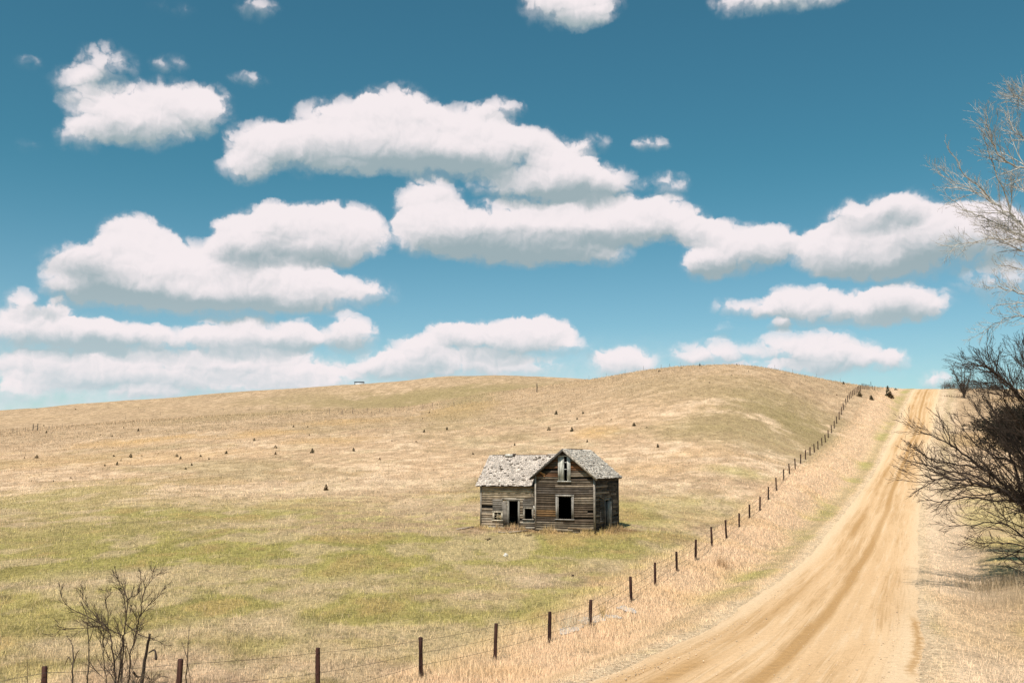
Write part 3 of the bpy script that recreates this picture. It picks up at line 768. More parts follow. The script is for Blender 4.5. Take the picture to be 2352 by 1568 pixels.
def plank_wall(name, org, ud, nd, z1, span, openings, colf, course=0.165, sag=0.02, miss=0.015, parent=house):
    """clapboard wall: every course is cut into boards, each with its own colour and its own small sag"""
    mb = MB()
    org = np.array(org, float); ud = np.array(ud, float); nd = np.array(nd, float); up = np.array((0, 0, 1.0))
    zs = [-0.25]
    while zs[-1] < z1 - 1e-3:
        zs.append(min(z1, zs[-1] + course * rng.uniform(0.88, 1.12)))
    for o in openings:
        zs += [o[2], o[3]]
    zs = sorted(set(round(z, 3) for z in zs if z <= z1 + 1e-6))
    zs = [z for i, z in enumerate(zs) if i == 0 or z - zs[i - 1] > 0.012 or any(abs(z - q) < 1e-3 for o in openings for q in o[2:4])]
    ph = rng.uniform(0, 6)
    for zb, zt in zip(zs[:-1], zs[1:]):
        lo0, hi0 = span(zb); lo1, hi1 = span(zt)
        cuts = [(max(lo0, lo1), min(hi0, hi1))]
        for (a, b, c, d) in openings:
            if min(zt, d) - max(zb, c) > 0.3 * (zt - zb):
                nxt = []
                for (p, q) in cuts:
                    if a > p: nxt.append((p, min(q, a)))
                    if b < q: nxt.append((max(p, b), q))
                cuts = [(p, q) for p, q in nxt if q - p > 0.01]
        for (p, q) in cuts:
            # backing behind the boards
            e = []
            for n_ in (-0.05, -0.03):
                for (u, z) in ((p, zb), (q, zb), (q, zt), (p, zt)):
                    e.append(org + ud * u + up * z + nd * n_)
            mb.hexa(e, (.012, .010, .009))
            u = p
            while u < q - 1e-4:
                v = min(q, u + rng.uniform(1.1, 3.6))
                if q - v < 0.35: v = q
                if rng.random() > miss:
                    j0 = sag * math.sin(u * 1.3 + zb * 0.7 + ph) * 0.6 + rng.uniform(-1, 1) * sag * .35
                    j1 = sag * math.sin(v * 1.3 + zb * 0.7 + ph) * 0.6 + rng.uniform(-1, 1) * sag * .35
                    tb = rng.uniform(0.020, 0.042); tt_ = rng.uniform(0.004, 0.012)
                    ul, ur = u + 0.003, v - 0.003
                    utl = max(ul, lo1) if u == p and lo1 > lo0 else ul
                    utr = min(ur, hi1) if v == q and hi1 < hi0 else ur
                    ubl = lo0 if (u == p and abs(p - lo1) < 1e-6) else ul
                    ubr = hi0 if (v == q and abs(q - hi1) < 1e-6) else ur
                    gap = 0.006
                    pts = [(ubl, zb + gap + j0, tb), (ubr, zb + gap + j1, tb), (utr, zt + j1 + .012, tt_), (utl, zt + j0 + .012, tt_)]
                    e = [org + ud * a + up * b + nd * (c - 0.022) for a, b, c in pts] + [org + ud * a + up * b + nd * c for a, b, c in pts]
                    col = np.array(colf(0.5 * (u + v), 0.5 * (zb + zt))) * rng.uniform(0.62, 1.35)
                    mb.hexa(e, col)
                u = v
    return mb.build(name, m_siding, parent)

def c_gable(u, z):
    base = (.110, .080, .058)
    if z > 3.75 and u > 2.7 and rng.random() < .55: base = (.20, .088, .040)
    elif z > 3.75 and rng.random() < .4: base = (.13, .065, .035)
    elif 0.85 < z < 1.35 and u < 1.6: base = (.20, .115, .055)
    elif z < 0.35: base = (.21, .165, .12)
    elif 2.5 < z < 3.0: base = (.12, .095, .078)
    elif rng.random() < .22: base = (.24, .19, .145)
    return base
def c_wing(u, z):
    base = (.35, .27, .195)
    if 2.2 < z < 2.75: base = (.45, .355, .25)
    elif rng.random() < .25: base = (.13, .103, .08)
    elif rng.random() < .2: base = (.46, .385, .30)
    return base
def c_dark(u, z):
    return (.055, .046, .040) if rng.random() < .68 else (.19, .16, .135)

gspan = lambda z: (0.0, GW) if z <= GE else ((z - GE) / GS, GW - (z - GE) / GS)
# gabled front: lower window and the boarded window of the loft
LOWIN = (1.78, 2.94, 0.78, 2.42); UPWIN = (1.93, 2.76, 3.56, 5.36)
wf = plank_wall("wall", (0, 0, 0), (1, 0, 0), (0, -1, 0), GP - 0.08, gspan, [LOWIN, UPWIN], c_gable, 0.165, 0.03, 0.025)
W1 = (-3.54, -2.93, 0.58, 1.12); DOOR = (-2.31, -1.53, 0.0, 2.03); W2 = (-1.03, -0.38, 0.70, 1.46); HOLE = (-0.24, -0.06, 1.90, 2.55)
wspan = lambda z: (-WL, 0.0)
plank_wall("wall", (0, WF, 0), (1, 0, 0), (0, -1, 0), WE - 0.02, wspan, [W1, DOOR, W2, HOLE], c_wing, 0.19, 0.035, 0.02)
RD = (2.35, 3.25, 0.05, 2.10)
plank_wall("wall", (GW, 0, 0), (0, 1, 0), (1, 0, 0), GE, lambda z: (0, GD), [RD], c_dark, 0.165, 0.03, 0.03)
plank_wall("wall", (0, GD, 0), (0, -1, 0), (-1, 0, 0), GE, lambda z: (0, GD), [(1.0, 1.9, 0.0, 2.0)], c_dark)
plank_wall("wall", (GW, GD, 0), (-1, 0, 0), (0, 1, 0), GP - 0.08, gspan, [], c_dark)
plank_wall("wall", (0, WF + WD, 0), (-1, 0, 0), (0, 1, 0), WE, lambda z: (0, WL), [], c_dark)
w_end = lambda z: (0, WD) if z <= WE else ((z - WE) / WS, WD - (z - WE) / WS)
plank_wall("wall", (-WL, WF + WD, 0), (0, -1, 0), (-1, 0, 0), WR - 0.08, w_end, [(0.1, 1.7, 0.05, 0.72)], c_wing)

# floors and ceilings keep the rooms dark
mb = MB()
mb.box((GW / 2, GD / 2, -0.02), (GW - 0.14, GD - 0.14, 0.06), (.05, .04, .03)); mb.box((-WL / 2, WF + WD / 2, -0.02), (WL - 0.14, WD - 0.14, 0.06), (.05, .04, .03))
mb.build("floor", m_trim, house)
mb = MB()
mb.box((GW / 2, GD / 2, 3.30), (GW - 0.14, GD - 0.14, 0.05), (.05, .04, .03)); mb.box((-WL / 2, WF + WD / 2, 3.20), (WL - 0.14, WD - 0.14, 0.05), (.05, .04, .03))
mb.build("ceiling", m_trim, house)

# roofs: a dark deck under rows of curled, patchy shingles
def slope(mb, org, along, down, n_, length, run, keep=None, rowh=0.155, colr=(.43, .395, .385), miss=0.05):
    org = np.array(org, float); along = np.array(along, float); down = np.array(down, float); n_ = np.array(n_, float)
    rows = int(run / rowh)
    for k in range(rows + 1):
        s0 = k * rowh
        u = rng.uniform(-.05, 0)
        wear = 0.55 + 0.45 * (k / rows)
        while u < length:
            w_ = rng.uniform(0.09, 0.24)
            s1 = min(run + rng.uniform(-.02, .07), s0 + rowh * rng.uniform(1.05, 1.5))
            pt = org + along * (u + w_ / 2) + down * s0
            if (keep is None or keep(pt)) and rng.random() > miss * (1.0 + 1.4 * (fbm(np.array([pt[0] * 1.1]), np.array([pt[2] * 1.3 + pt[1]]), 2, 8)[0] > .6)):
                lift0 = 0.014 + rng.uniform(0, .008); lift1 = 0.034 + rng.uniform(0, 0.035) * wear
                sk = rng.uniform(-.012, .012)
                e = []
                for th in (-0.010, 0.0):
                    for (uu, ss_, li) in ((u + .004, s0, lift0), (u + w_ - .004, s0, lift0), (u + w_ - .004 + sk, s1, lift1 + rng.uniform(-.006, .012)), (u + .004 + sk, s1, lift1)):
                        e.append(org + along * uu + down * ss_ + n_ * (li + th))
                col = np.array(colr) * rng.uniform(0.82, 1.14)
                if rng.random() < .05: col = np.array((.20, .16, .13)) * rng.uniform(.7, 1.1)
                mb.hexa(e, col)
            u += w_
def deck(mb, org, along, down, n_, length, run, col=(.055, .042, .034)):
    org = np.array(org, float); along = np.array(along, float); down = np.array(down, float); n_ = np.array(n_, float)
    e = []
    for th in (-0.09, 0.0):
        for (u, s_) in ((0, 0), (length, 0), (length, run), (0, run)):
            e.append(org + along * u + down * s_ + n_ * th)
    mb.hexa(e, col)

ga = math.atan(GS); OV = 0.28
grun = (GW / 2 + OV) / math.cos(ga)
mb = MB()
glen = GD + 0.6
zr = GP + 0.06
for sgn in (1, -1):
    dn = (sgn * math.cos(ga), 0, -math.sin(ga)); nn = (sgn * math.sin(ga), 0, math.cos(ga))
    deck(mb, (GW / 2, -0.34, zr), (0, 1, 0), dn, nn, glen, grun)
roof_g = mb.build("roof", m_siding, house)
mb = MB()
for sgn in (1, -1):
    dn = (sgn * math.cos(ga), 0, -math.sin(ga)); nn = (sgn * math.sin(ga), 0, math.cos(ga))
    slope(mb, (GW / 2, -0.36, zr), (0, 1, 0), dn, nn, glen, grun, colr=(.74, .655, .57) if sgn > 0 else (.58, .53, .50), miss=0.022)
mb.build("shingles", m_shingle, roof_g)
wa = math.atan(WS); wrun = (WD / 2 + 0.34) / math.cos(wa)
gable_z = lambda x: zr - abs(x - GW / 2) * GS
mb = MB()
zw = WR + 0.05; yr = WF + WD / 2
for sgn in (-1, 1):
    dn = (0, sgn * math.cos(wa), -math.sin(wa)); nn = (0, sgn * math.sin(wa), math.cos(wa))
    deck(mb, (-WL - 0.26, yr, zw), (1, 0, 0), dn, nn, WL + 0.26 - 0.05, wrun)
    # the part that climbs on to the gabled roof, cut along the valley
    e = []
    o = np.array((-0.05, yr, zw)); dnv = np.array(dn); nv = np.array(nn)
    xv = GW / 2 - (zr - zw) / GS
    for th in (-0.09, 0.0):
        for p in (o, np.array((xv, yr, zw)), np.array((-0.05, yr, zw)) + dnv * wrun * 0.93, np.array((-0.05, yr, zw)) + dnv * wrun):
            e.append(p + nv * th)
    mb.hexa(e, (.055, .042, .034))
roof_w = mb.build("roof", m_siding, house)
mb = MB()
for sgn in (-1, 1):
    dn = (0, sgn * math.cos(wa), -math.sin(wa)); nn = (0, sgn * math.sin(wa), math.cos(wa))
    slope(mb, (-WL - 0.28, yr, zw), (1, 0, 0), dn, nn, WL + 0.3 + xv, wrun,
          keep=lambda p: p[2] > gable_z(p[0]) - 0.02 or p[0] < -0.3, colr=(.60, .515, .455), miss=0.016)
mb.build("shingles", m_shingle, roof_w)
mb = MB()
mb.bar((0.0, yr, zw + 0.05), (xv - 0.1, yr, zw + 0.055), 0.22, 0.03, (.55, .58, .64))
mb.build("tin_ridge_cap", m_metal, roof_w)
mb = MB()
mb.bar((-3.0, yr, zw + 0.035), (-0.1, yr, zw + 0.045), 0.12, 0.03, (.20, .14, .10)); mb.bar((-4.7, yr, zw + 0.035), (-3.6, yr, zw + 0.03), 0.12, 0.03, (.28, .24, .21))
mb.build("ridge_board", m_trim, roof_w)
mb = MB()
mb.bar((GW / 2, 0.5, zr + 0.03), (GW / 2, 4.2, zr + 0.03), 0.13, 0.03, (.20, .11, .075))
mb.build("ridge_board", m_trim, roof_g)
mb = MB()   # stump of the vanished chimney
mb.box((-3.2, yr - 0.16, zw - 0.02), (0.62, 0.34, 0.20), (.56, .53, .49)); mb.box((-2.80, yr - 0.12, zw + 0.03), (0.16, 0.3, 0.2), (.10, .08, .07))
mb.build("chimney_stump", m_stone, roof_w)

# trim
TR = (.34, .295, .25)
mb = MB()
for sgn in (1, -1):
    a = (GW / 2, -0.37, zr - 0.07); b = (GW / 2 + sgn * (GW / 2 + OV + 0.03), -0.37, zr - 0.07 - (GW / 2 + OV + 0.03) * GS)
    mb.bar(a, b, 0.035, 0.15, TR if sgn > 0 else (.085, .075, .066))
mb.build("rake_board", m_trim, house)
for x_, y_, h_ in ((0.02, -0.045, GE), (GW - 0.02, -0.045, GE), (-WL + 0.03, WF - 0.045, WE)):
    mb = MB(); mb.bar((x_, y_, -0.15), (x_ + rng.uniform(-.02, .02), y_, h_), 0.115, 0.03, np.array(TR) * rng.uniform(.85, 1.15), up=(0, 1, 0))
    mb.build("corner_board", m_trim, house)
mb = MB(); mb.bar((GW + 0.045, 0.03, -0.1), (GW + 0.045, 0.03, GE - 0.1), 0.03, 0.10, (.20, .18, .16), up=(0, 1, 0)); mb.build("corner_board", m_trim, house)
mb = MB(); mb.bar((GW + 0.045, GD - 0.05, -0.1), (GW + 0.045, GD - 0.05, GE - 0.1), 0.03, 0.10, (.10, .09, .08), up=(0, 1, 0))
mb.build("corner_board", m_trim, house)
mb = MB(); mb.bar((-WL - 0.05, WF - 0.06, WE + 0.0), (-2.3, WF - 0.07, WE - 0.03 + 0.06), 0.03, 0.085, (.46, .42, .37)); mb.bar((-2.28, WF - 0.06, WE + 0.01), (-0.1, WF - 0.06, WE - 0.06), 0.03, 0.07, (.07, .06, .055))
mb.build("loose_fascia_board", m_trim, house)
for a_, b_, h_, c_ in (((0.1, -0.06, 0.0), (3.0, -0.075, -0.05), .14, (.30, .235, .165)), ((2.6, -0.05, 0.12), (4.5, -0.05, 0.08), .12, (.26, .18, .11)),
                       ((-1.4, WF - 0.06, 0.02), (-0.1, WF - 0.06, 0.06), .14, (.36, .31, .25)), ((-4.5, WF - 0.05, 0.05), (-2.45, WF - 0.05, 0.0), .18, (.30, .27, .235))):
    mb = MB(); mb.bar(a_, b_, 0.03, h_, c_); mb.build("skirt_board", m_siding, house)

def framed(name, x0, x1, z0, z1, y, fw, col, head=True, sill=True, **props):
    """window set: casing boards round an opening, its sill and its head"""
    mb = MB(); yo = y - 0.055
    mb.bar((x0 - fw / 2, yo, z0 - 0.02), (x0 - fw / 2, yo, z1 + 0.0), fw, 0.045, col, up=(0, 1, 0)); mb.bar((x1 + fw / 2, yo, z0 - 0.02), (x1 + fw / 2, yo, z1), fw, 0.045, np.array(col) * .8, up=(0, 1, 0))
    if head: mb.bar((x0 - fw - .03, yo - .004, z1 + fw / 2), (x1 + fw + .03, yo - .004, z1 + fw / 2), 0.05, fw, np.array(col) * .95)
    # reveals
    mb.bar((x0 + .012, y - .01, z0), (x0 + .012, y - .01, z1), 0.022, 0.12, np.array(col) * .6, up=(0, 1, 0)); mb.bar((x1 - .012, y - .01, z0), (x1 - .012, y - .01, z1), 0.022, 0.12, np.array(col) * .8, up=(0, 1, 0))
    o = mb.build(name, m_trim, house, **props)
    if sill:
        mb = MB(); mb.bar((x0 - fw - .05, y - .075, z0 - .04), (x1 + fw + .05, y - .075, z0 - .04), 0.13, 0.06, np.array(col) * 1.15)
        mb.build("sill", m_trim, o)
    return o
fr = framed("window", LOWIN[0], LOWIN[1], LOWIN[2], LOWIN[3], 0.0, 0.13, (.33, .30, .27), label="empty large window frame in the gable front")
for x_ in (LOWIN[0] + .05, LOWIN[1] - .04):
    mb = MB(); mb.bar((x_, -.02, LOWIN[2] + .01), (x_, -.02, LOWIN[3]), .055, .04, (.25, .228, .205), up=(0, 1, 0)); mb.build("inner_frame", m_trim, fr)
fu = framed("window", UPWIN[0], UPWIN[1], UPWIN[2], UPWIN[3], 0.0, 0.075, (.50, .48, .44), label="tall boarded loft window with a narrow gap")
mb = MB(); mb.bar((2.115, -.028, UPWIN[2] + .02), (2.115, -.028, UPWIN[3] - .02), .34, .03, (.52, .51, .46), up=(0, 1, 0)); mb.bar((2.655, -.028, UPWIN[2] + .02), (2.655, -.028, UPWIN[3] - .02), .2, .03, (.48, .47, .43), up=(0, 1, 0))
mb.build("boarding", m_trim, fu)
mb = MB()
for z_ in (4.42, 4.92): mb.bar((2.29, -.02, z_), (2.55, -.02, z_), .03, .045, (.42, .42, .4))
mb.bar((2.30, -.02, UPWIN[2]), (2.30, -.02, UPWIN[3]), .03, .03, (.30, .30, .28), up=(0, 1, 0))
mb.build("glazing_bar", m_trim, fu)
f1_ = framed("window", W1[0], W1[1], W1[2], W1[3], WF, 0.11, (.52, .45, .35), label="small paned window low in the wing wall")
mb = MB(); xc = .5 * (W1[0] + W1[1])
mb.bar((xc, WF - .02, W1[2]), (xc, WF - .02, W1[3]), .035, .03, (.40, .34, .24), up=(0, 1, 0))
for q in (0.36, 0.70):
    z_ = W1[2] + q * (W1[3] - W1[2]); mb.bar((W1[0], WF - .021, z_), (W1[1], WF - .021, z_), .03, .03, (.40, .34, .24))
mb.build("glazing_bar", m_trim, f1_)
framed("window", W2[0], W2[1], W2[2], W2[3], WF, 0.10, (.40, .35, .29), label="small empty square window beside the doorway")
fd = framed("door_frame", DOOR[0], DOOR[1], DOOR[2], DOOR[3], WF, 0.11, (.27, .245, .21), sill=False, label="dark open doorway of the wing")
mb = MB(); mb.bar((DOOR[0] - .55, WF - .07, DOOR[3] + .13), (DOOR[1] + .12, WF - .07, DOOR[3] + .10), .05, .07, (.16, .14, .12)); mb.build("lintel", m_trim, fd)
mb = MB(); mb.box((.5 * (DOOR[0] + DOOR[1]), WF - .12, 0.01), (.95, .3, .07), (.22, .19, .16)); mb.build("threshold", m_trim, fd)
# boards nailed over the upper halves of the two small windows
for x0, x1, z0, z1 in ((-3.66, -2.83, 1.24, 2.12), (-1.15, -0.28, 1.58, 2.16)):
    mb = MB(); z_ = z0
    while z_ < z1 - .03:
        hh = min(z1 - z_, rng.uniform(.11, .19))
        mb.bar((x0 + rng.uniform(-.01, .01), WF - .055, z_ + hh / 2), (x1 + rng.uniform(-.01, .01), WF - .055, z_ + hh / 2 + rng.uniform(-.008, .008)), .025, hh - .008, np.array((.20, .175, .15)) * rng.uniform(.6, 1.35)); z_ += hh
    mb.build("boarded_panel", m_siding, house)
mb = MB(); mb.bar((-0.30, WF - .06, 1.50), (-.10, WF - .06, 1.50), .02, .40, (.50, .47, .43)); mb.build("patch_board", m_siding, house)
mb = MB(); mb.bar((-2.83, WF - .06, 1.0), (-2.43, WF - .06, 1.03), .025, 1.9, (.19, .165, .14)); mb.build("patch_board", m_siding, house)
mb = MB(); mb.bar((.38, -.06, 4.22), (.82, -.075, 4.02), .03, .13, (.42, .22, .10)); mb.bar((.62, -.06, 4.02), (.80, -.06, 3.86), .03, .10, (.36, .19, .09)); mb.build("broken_board", m_siding, house)
# side doorway with its door leaf hanging ajar
mb = MB(); xo = GW + .055
for yy_ in (RD[0] - .05, RD[1] + .05): mb.bar((xo, yy_, 0.0), (xo, yy_, RD[3]), .045, .11, (.24, .22, .2), up=(0, 1, 0))
mb.bar((xo, RD[0] - .15, RD[3] + .06), (xo, RD[1] + .15, RD[3] + .06), .05, .12, (.22, .2, .18))
fs = mb.build("door_frame", m_trim, house)
mb = MB(); mb.bar((GW + .06, RD[1] - .02, .1), (GW + .06, RD[1] - .02, 2.0), .42, .035, (.42, .37, .33), up=(0, 1, 0)); mb.build("door_leaf", m_trim, fs, label="pale door leaf standing ajar in the side doorway")
for y0, y1, z0, z1 in ((1.1, 2.2, .5, 2.25), (3.5, 4.3, .5, 2.2)):
    mb = MB(); z_ = z0
    while z_ < z1 - .03:
        hh = min(z1 - z_, rng.uniform(.11, .19)); mb.bar((GW + .055, y0, z_ + hh / 2), (GW + .055, y1, z_ + hh / 2), .025, hh - .01, np.array((.06, .055, .05)) * rng.uniform(.6, 1.4)); z_ += hh
    mb.build("boarded_panel", m_siding, house)
mb = MB(); mb.bar((GW + .08, .9, 2.45), (GW + .10, 1.9, 2.2), .04, .07, (.2, .18, .16)); mb.build("loose_board", m_siding, house)
# bare vine and old cable hanging where the wing meets the gable
mb = MB()
for k in range(9):
    x0 = rng.uniform(-.75, -.1); z0 = rng.uniform(2.6, 3.15)
    pts = []; x_, z_ = x0, z0; dx_ = rng.uniform(-.25, .15)
    for q in range(9):
        pts.append((x_, WF - .09 - .02 * math.sin(q), z_)); x_ += dx_ * .12 + rng.uniform(-.05, .05); z_ -= rng.uniform(.08, .26)
        if x_ < -.72: dx_ = .3
    mb.tube(pts, np.linspace(.012, .006, 9), 4, np.array((.30, .25, .2)) * rng.uniform(.5, 1.2))
mb.build("vine", m_trim, house)

# ------------------------------------------------------------------ fences
def fence_post(mb, h, r, rg, col):
    n = 7; zs_ = [-0.35, 0.0, h * .33, h * .66, h - .02, h]
    lean = (rg.uniform(-.085, .085), rg.uniform(-.05, .05)); h += rg.uniform(-.05, .06)
    pts = [(lean[0] * z_ * .6, lean[1] * z_ * .6, z_) for z_ in zs_]
    rad = [r * rg.uniform(.93, 1.07) for _ in zs_]; rad[-1] *= .9
    mb.tube(pts, rad, n, col)
def wire(mb, a, b, sag, r, col):
    pts = [a.lerp(b, q / 6.0) - Vector((0, 0, sag * 4 * (q / 6.0) * (1 - q / 6.0))) for q in range(7)]
    mb.tube([tuple(p) for p in pts], [r] * 7, 4, col)

# (column, row of the top, row of the foot) of every post, in pixels of the photograph at 2560 px
POSTS = [(1052, 1592, 1692), (1237, 1557, 1652), (1373, 1528, 1606), (1475, 1505, 1566), (1578, 1440, 1504), (1638, 1405, 1466), (1692, 1378, 1428),
 (1739, 1348, 1400), (1780, 1316, 1366), (1816, 1299, 1345), (1848, 1282, 1318), (1874, 1260, 1294), (1900, 1241, 1276), (1921, 1216, 1249), (1941, 1193, 1226), (1959.5, 1172, 1202), (1974, 1158, 1185),
 (1988, 1145, 1172), (2001.6, 1135, 1159), (2013.6, 1124, 1148), (2025, 1117, 1138), (2036, 1109, 1130), (2045, 1102, 1123), (2055, 1094, 1113), (2063.6, 1086, 1105), (2070.6, 1074, 1094), (2078.5, 1062, 1082),
 (2085.5, 1051, 1070), (2091.7, 1040, 1059), (2098, 1028, 1048), (2103.5, 1016, 1036), (2109, 1007, 1024), (2115, 995, 1011), (2119, 987.5, 1004), (2123.6, 982, 998), (2128, 978, 994), (2132, 975, 990), (2136, 971, 986),
 (2140.5, 968, 983), (2144.7, 966, 981), (2148, 964, 979), (2151.7, 963, 978)]
rg = random.Random(5)
fence = empty("wire_fence", (0, 0, 0), category="fence", label="long wire fence on dark posts climbing beside the sandy road")
fpos = []
for (u_, vt, vb), Yn in (((113, 1665, 0), 24.2), ((442, 1646, 0), 25.6), ((795, 1618, 0), 28.2)):
    p = at(u_ / 1.08844, 1600, Yn); p.z = tz(p.x, p.y); top = at(u_ / 1.08844, vt / 1.08844, Yn).z
    fpos.append((p, top - p.z))
prev = 0
for (u_, vt, vb) in POSTS:
    p = ground(u_ / 1.08844, vb / 1.08844)
    h_ = at(u_ / 1.08844, vt / 1.08844, p.y).z - p.z
    fpos.append((p, min(max(h_, 1.05), 1.6)))
pl = at(-330 / 1.08844, 1600, 23.0); pl.z = tz(pl.x, pl.y); fpos.insert(0, (pl, 1.3))
pl = at(-800 / 1.08844, 1600, 22.0); pl.z = tz(pl.x, pl.y); fpos.insert(0, (pl, 1.3))
for k, (p, h_) in enumerate(fpos):
    mb = MB(); fence_post(mb, h_, 0.068 if p.y < 60 else 0.075 if p.y < 130 else .085, rg, np.array((.055, .026, .020)) * rg.uniform(.7, 1.3))
    o = mb.build("post", m_post, fence, True); o.location = p
for q, rr in ((0.93, 1.0), (0.62, 1.0), (0.32, 1.0)):
    mb = MB()
    for (p, h_), (p2, h2) in zip(fpos[:-1], fpos[1:]):
        r_ = 0.0062 if p.y < 40 else 0.006 + 0.00006 * p.y
        wire(mb, p + Vector((0, -.07, h_ * q)), p2 + Vector((0, -.07, h2 * q)), 0.03, r_ * .8, (.06, .045, .038))
    mb.build("wire", m_metal, fence)

def small_fence(name, label, pts, h, r, col, wires=True, ground_row=True):
    e_ = empty(name, (0, 0, 0), category="fence", label=label)
    last = None
    for it in pts:
        u_, v_ = it[0], it[1]; hh = (it[2] if len(it) > 2 else h) * rg.uniform(.9, 1.1)
        p = ground(u_, v_)
        mb = MB(); mb.tube([(0, 0, -.3), (rg.uniform(-.03, .03), 0, hh)], [r, r * .9], 5, np.array(col) * rg.uniform(.8, 1.2))
        o = mb.build("post", m_post, e_); o.location = p
    return e_
z7 = lambda x_, y_: (735 * 0 + x_ / 2.844, 826.9 + y_ / 2.844)
z8 = lambda x_, y_: (735 + x_ / 2.844, 808.5 + y_ / 2.844)
zt = lambda x_, y_: ((1600 + x_ / 3.36) / 1.08844, (860 + y_ / 3.36) / 1.08844)
gully = [z7(*p) for p in ((80, 478), (110, 474), (167, 467), (320, 456), (340, 450), (405, 445), (470, 440), (820, 385), (1000, 364), (1046, 360), (1291, 342), (1457, 332), (1540, 335), (1627, 331), (1709, 324), (1797, 323), (1876, 322), (1945, 327), (2152, 352), (2234, 355), (2304, 349))]
gully += [z8(*p) for p in ((62, 404), (143, 406), (213, 403), (307, 399), (390, 396), (490, 386), (580, 380), (672, 371), (735, 364), (875, 353), (980, 333))]
small_fence("gully_fence", "faint line of small fence posts along the green gully below the far hill", gully, 1.4, 0.05, (.13, .10, .08))
crest = [z8(*p) for p in ((1757, 179), (1870, 166), (1993, 138), (2113, 119), (2228, 104), (2285, 101))] + [zt(*p) for p in ((30, 216), (178, 199), (249, 194), (339, 188), (1133, 216), (1283, 249), (1483, 279), (1683, 313))]
small_fence("hilltop_fence", "sparse thin posts standing against the sky along the right hilltop", crest, 1.25, 0.035, (.16, .15, .14))
bend = [(1980 + k * 2.4, 893.5 + k * .2, 1.45) for k in range(8)] + [(2001, 894, 2.2), (2004.5, 895, 1.3), (2009, 896, 1.1)]
small_fence("corner_fence", "close row of dark posts where the roadside fence bends at the crest", bend, 1.4, 0.07, (.05, .035, .03))
e_ = empty("brace_fence", (0, 0, 0), category="fence", label="small H shaped brace of dark posts at the far left hillside")
pa, pb = ground(*z7(215, 461)), ground(*z7(245, 460))
for p in (pa, pb):
    mb = MB(); mb.tube([(0, 0, -.3), (0, 0, 1.9)], [.12, .11], 6, (.045, .035, .03)); o = mb.build("post", m_post, e_); o.location = p
mb = MB(); mb.bar(pa + Vector((0, 0, 1.2)), pb + Vector((0, 0, 1.2)), .12, .12, (.05, .04, .033)); mb.build("rail", m_post, e_)
p = ground(*z8(1417, 262)); mb = MB(); mb.tube([(0, 0, -.3), (0.03, 0, 1.2), (0, 0, 2.3)], [.13, .125, .11], 6, (.05, .04, .033))
o = mb.build("lone_post", m_post, None, True, category="post", label="single dark post standing on the near spur below the far hill"); o.location = p

# ------------------------------------------------------------------ bare trees and bushes
def catmull(pts, per=5):
    P_ = [np.array(p, float) for p in pts]; P_ = [2 * P_[0] - P_[1]] + P_ + [2 * P_[-1] - P_[-2]]
    out_ = []
    for i in range(1, len(P_) - 2):
        for k in range(per):
            t = k / per
            out_.append(0.5 * (2 * P_[i] + (P_[i + 1] - P_[i - 1]) * t + (2 * P_[i - 1] - 5 * P_[i] + 4 * P_[i + 1] - P_[i + 2]) * t * t + (3 * P_[i] - P_[i - 1] - 3 * P_[i + 1] + P_[i + 2]) * t ** 3))
    out_.append(P_[-2])
    return np.array(out_)

class Twigs:
    """grows twigs; limb meshes and twig meshes are collected separately"""
    def __init__(s, seed, col, tipcol=None, rmin=0.006, up=0.25, wander=0.28, ang=(25, 55), shrink=(.34, .62), dens=1.0):
        s.r = np.random.RandomState(seed); s.col = np.array(col); s.tip = np.array(tipcol if tipcol is not None else col)
        s.rmin = rmin; s.up = up; s.wander = wander; s.ang = ang; s.shrink = shrink; s.dens = dens
    def grow(s, mb, p, d, length, r, level):
        r_ = s.r; n = 6 if length > 1.2 else 5 if length > .5 else 4
        pts = [np.array(p, float)]; d = np.array(d, float); step = length / (n - 1)
        kink = r_.normal(0, 1, 3) * s.wander
        for k in range(n - 1):
            d = d + kink * 0.35 + r_.normal(0, s.wander * .55, 3) + np.array((0, 0, s.up * .22)); d /= np.linalg.norm(d)
            pts.append(pts[-1] + d * step)
        pts = np.array(pts); rad = np.linspace(r, max(s.rmin, r * .45), n)
        f = 1.0 if level <= 0 else 0.4
        mb.tube(pts, rad, 3 if r < .03 else 4 if r < .06 else 5, s.col * f + s.tip * (1 - f))
        if level > 0:
            s.along(mb, pts, rad, level, length)
    def along(s, mb, pts, rad, level, length, t0=0.2, base=None, mul=1.0):
        r_ = s.r; pts = np.asarray(pts); n = len(pts)
        seg = np.linalg.norm(np.diff(pts, axis=0), axis=1); tot = seg.sum()
        cnt = max(2, int((tot * 1.7 + 2.2) * s.dens * mul)) if base is None else base
        for k in range(cnt):
            t = t0 + (1 - t0) * ((k + r_.rand()) / cnt)
            q = t * (n - 1); i = min(int(q), n - 2); a = q - i
            p = pts[i] * (1 - a) + pts[i + 1] * a
            tg = pts[i + 1] - pts[i]; tg /= np.linalg.norm(tg) + 1e-9
            rv = r_.normal(0, 1, 3); rv -= tg * rv.dot(tg); rv /= np.linalg.norm(rv) + 1e-9
            an = math.radians(r_.uniform(*s.ang))
            d = tg * math.cos(an) + rv * math.sin(an)
            L = length * r_.uniform(*s.shrink) * (1.15 - .6 * t)
            R = max(s.rmin, min(rad[i] * .62, .0135 * L + s.rmin * .6))
            s.grow(mb, p, d, max(L, .10), R, level - 1)

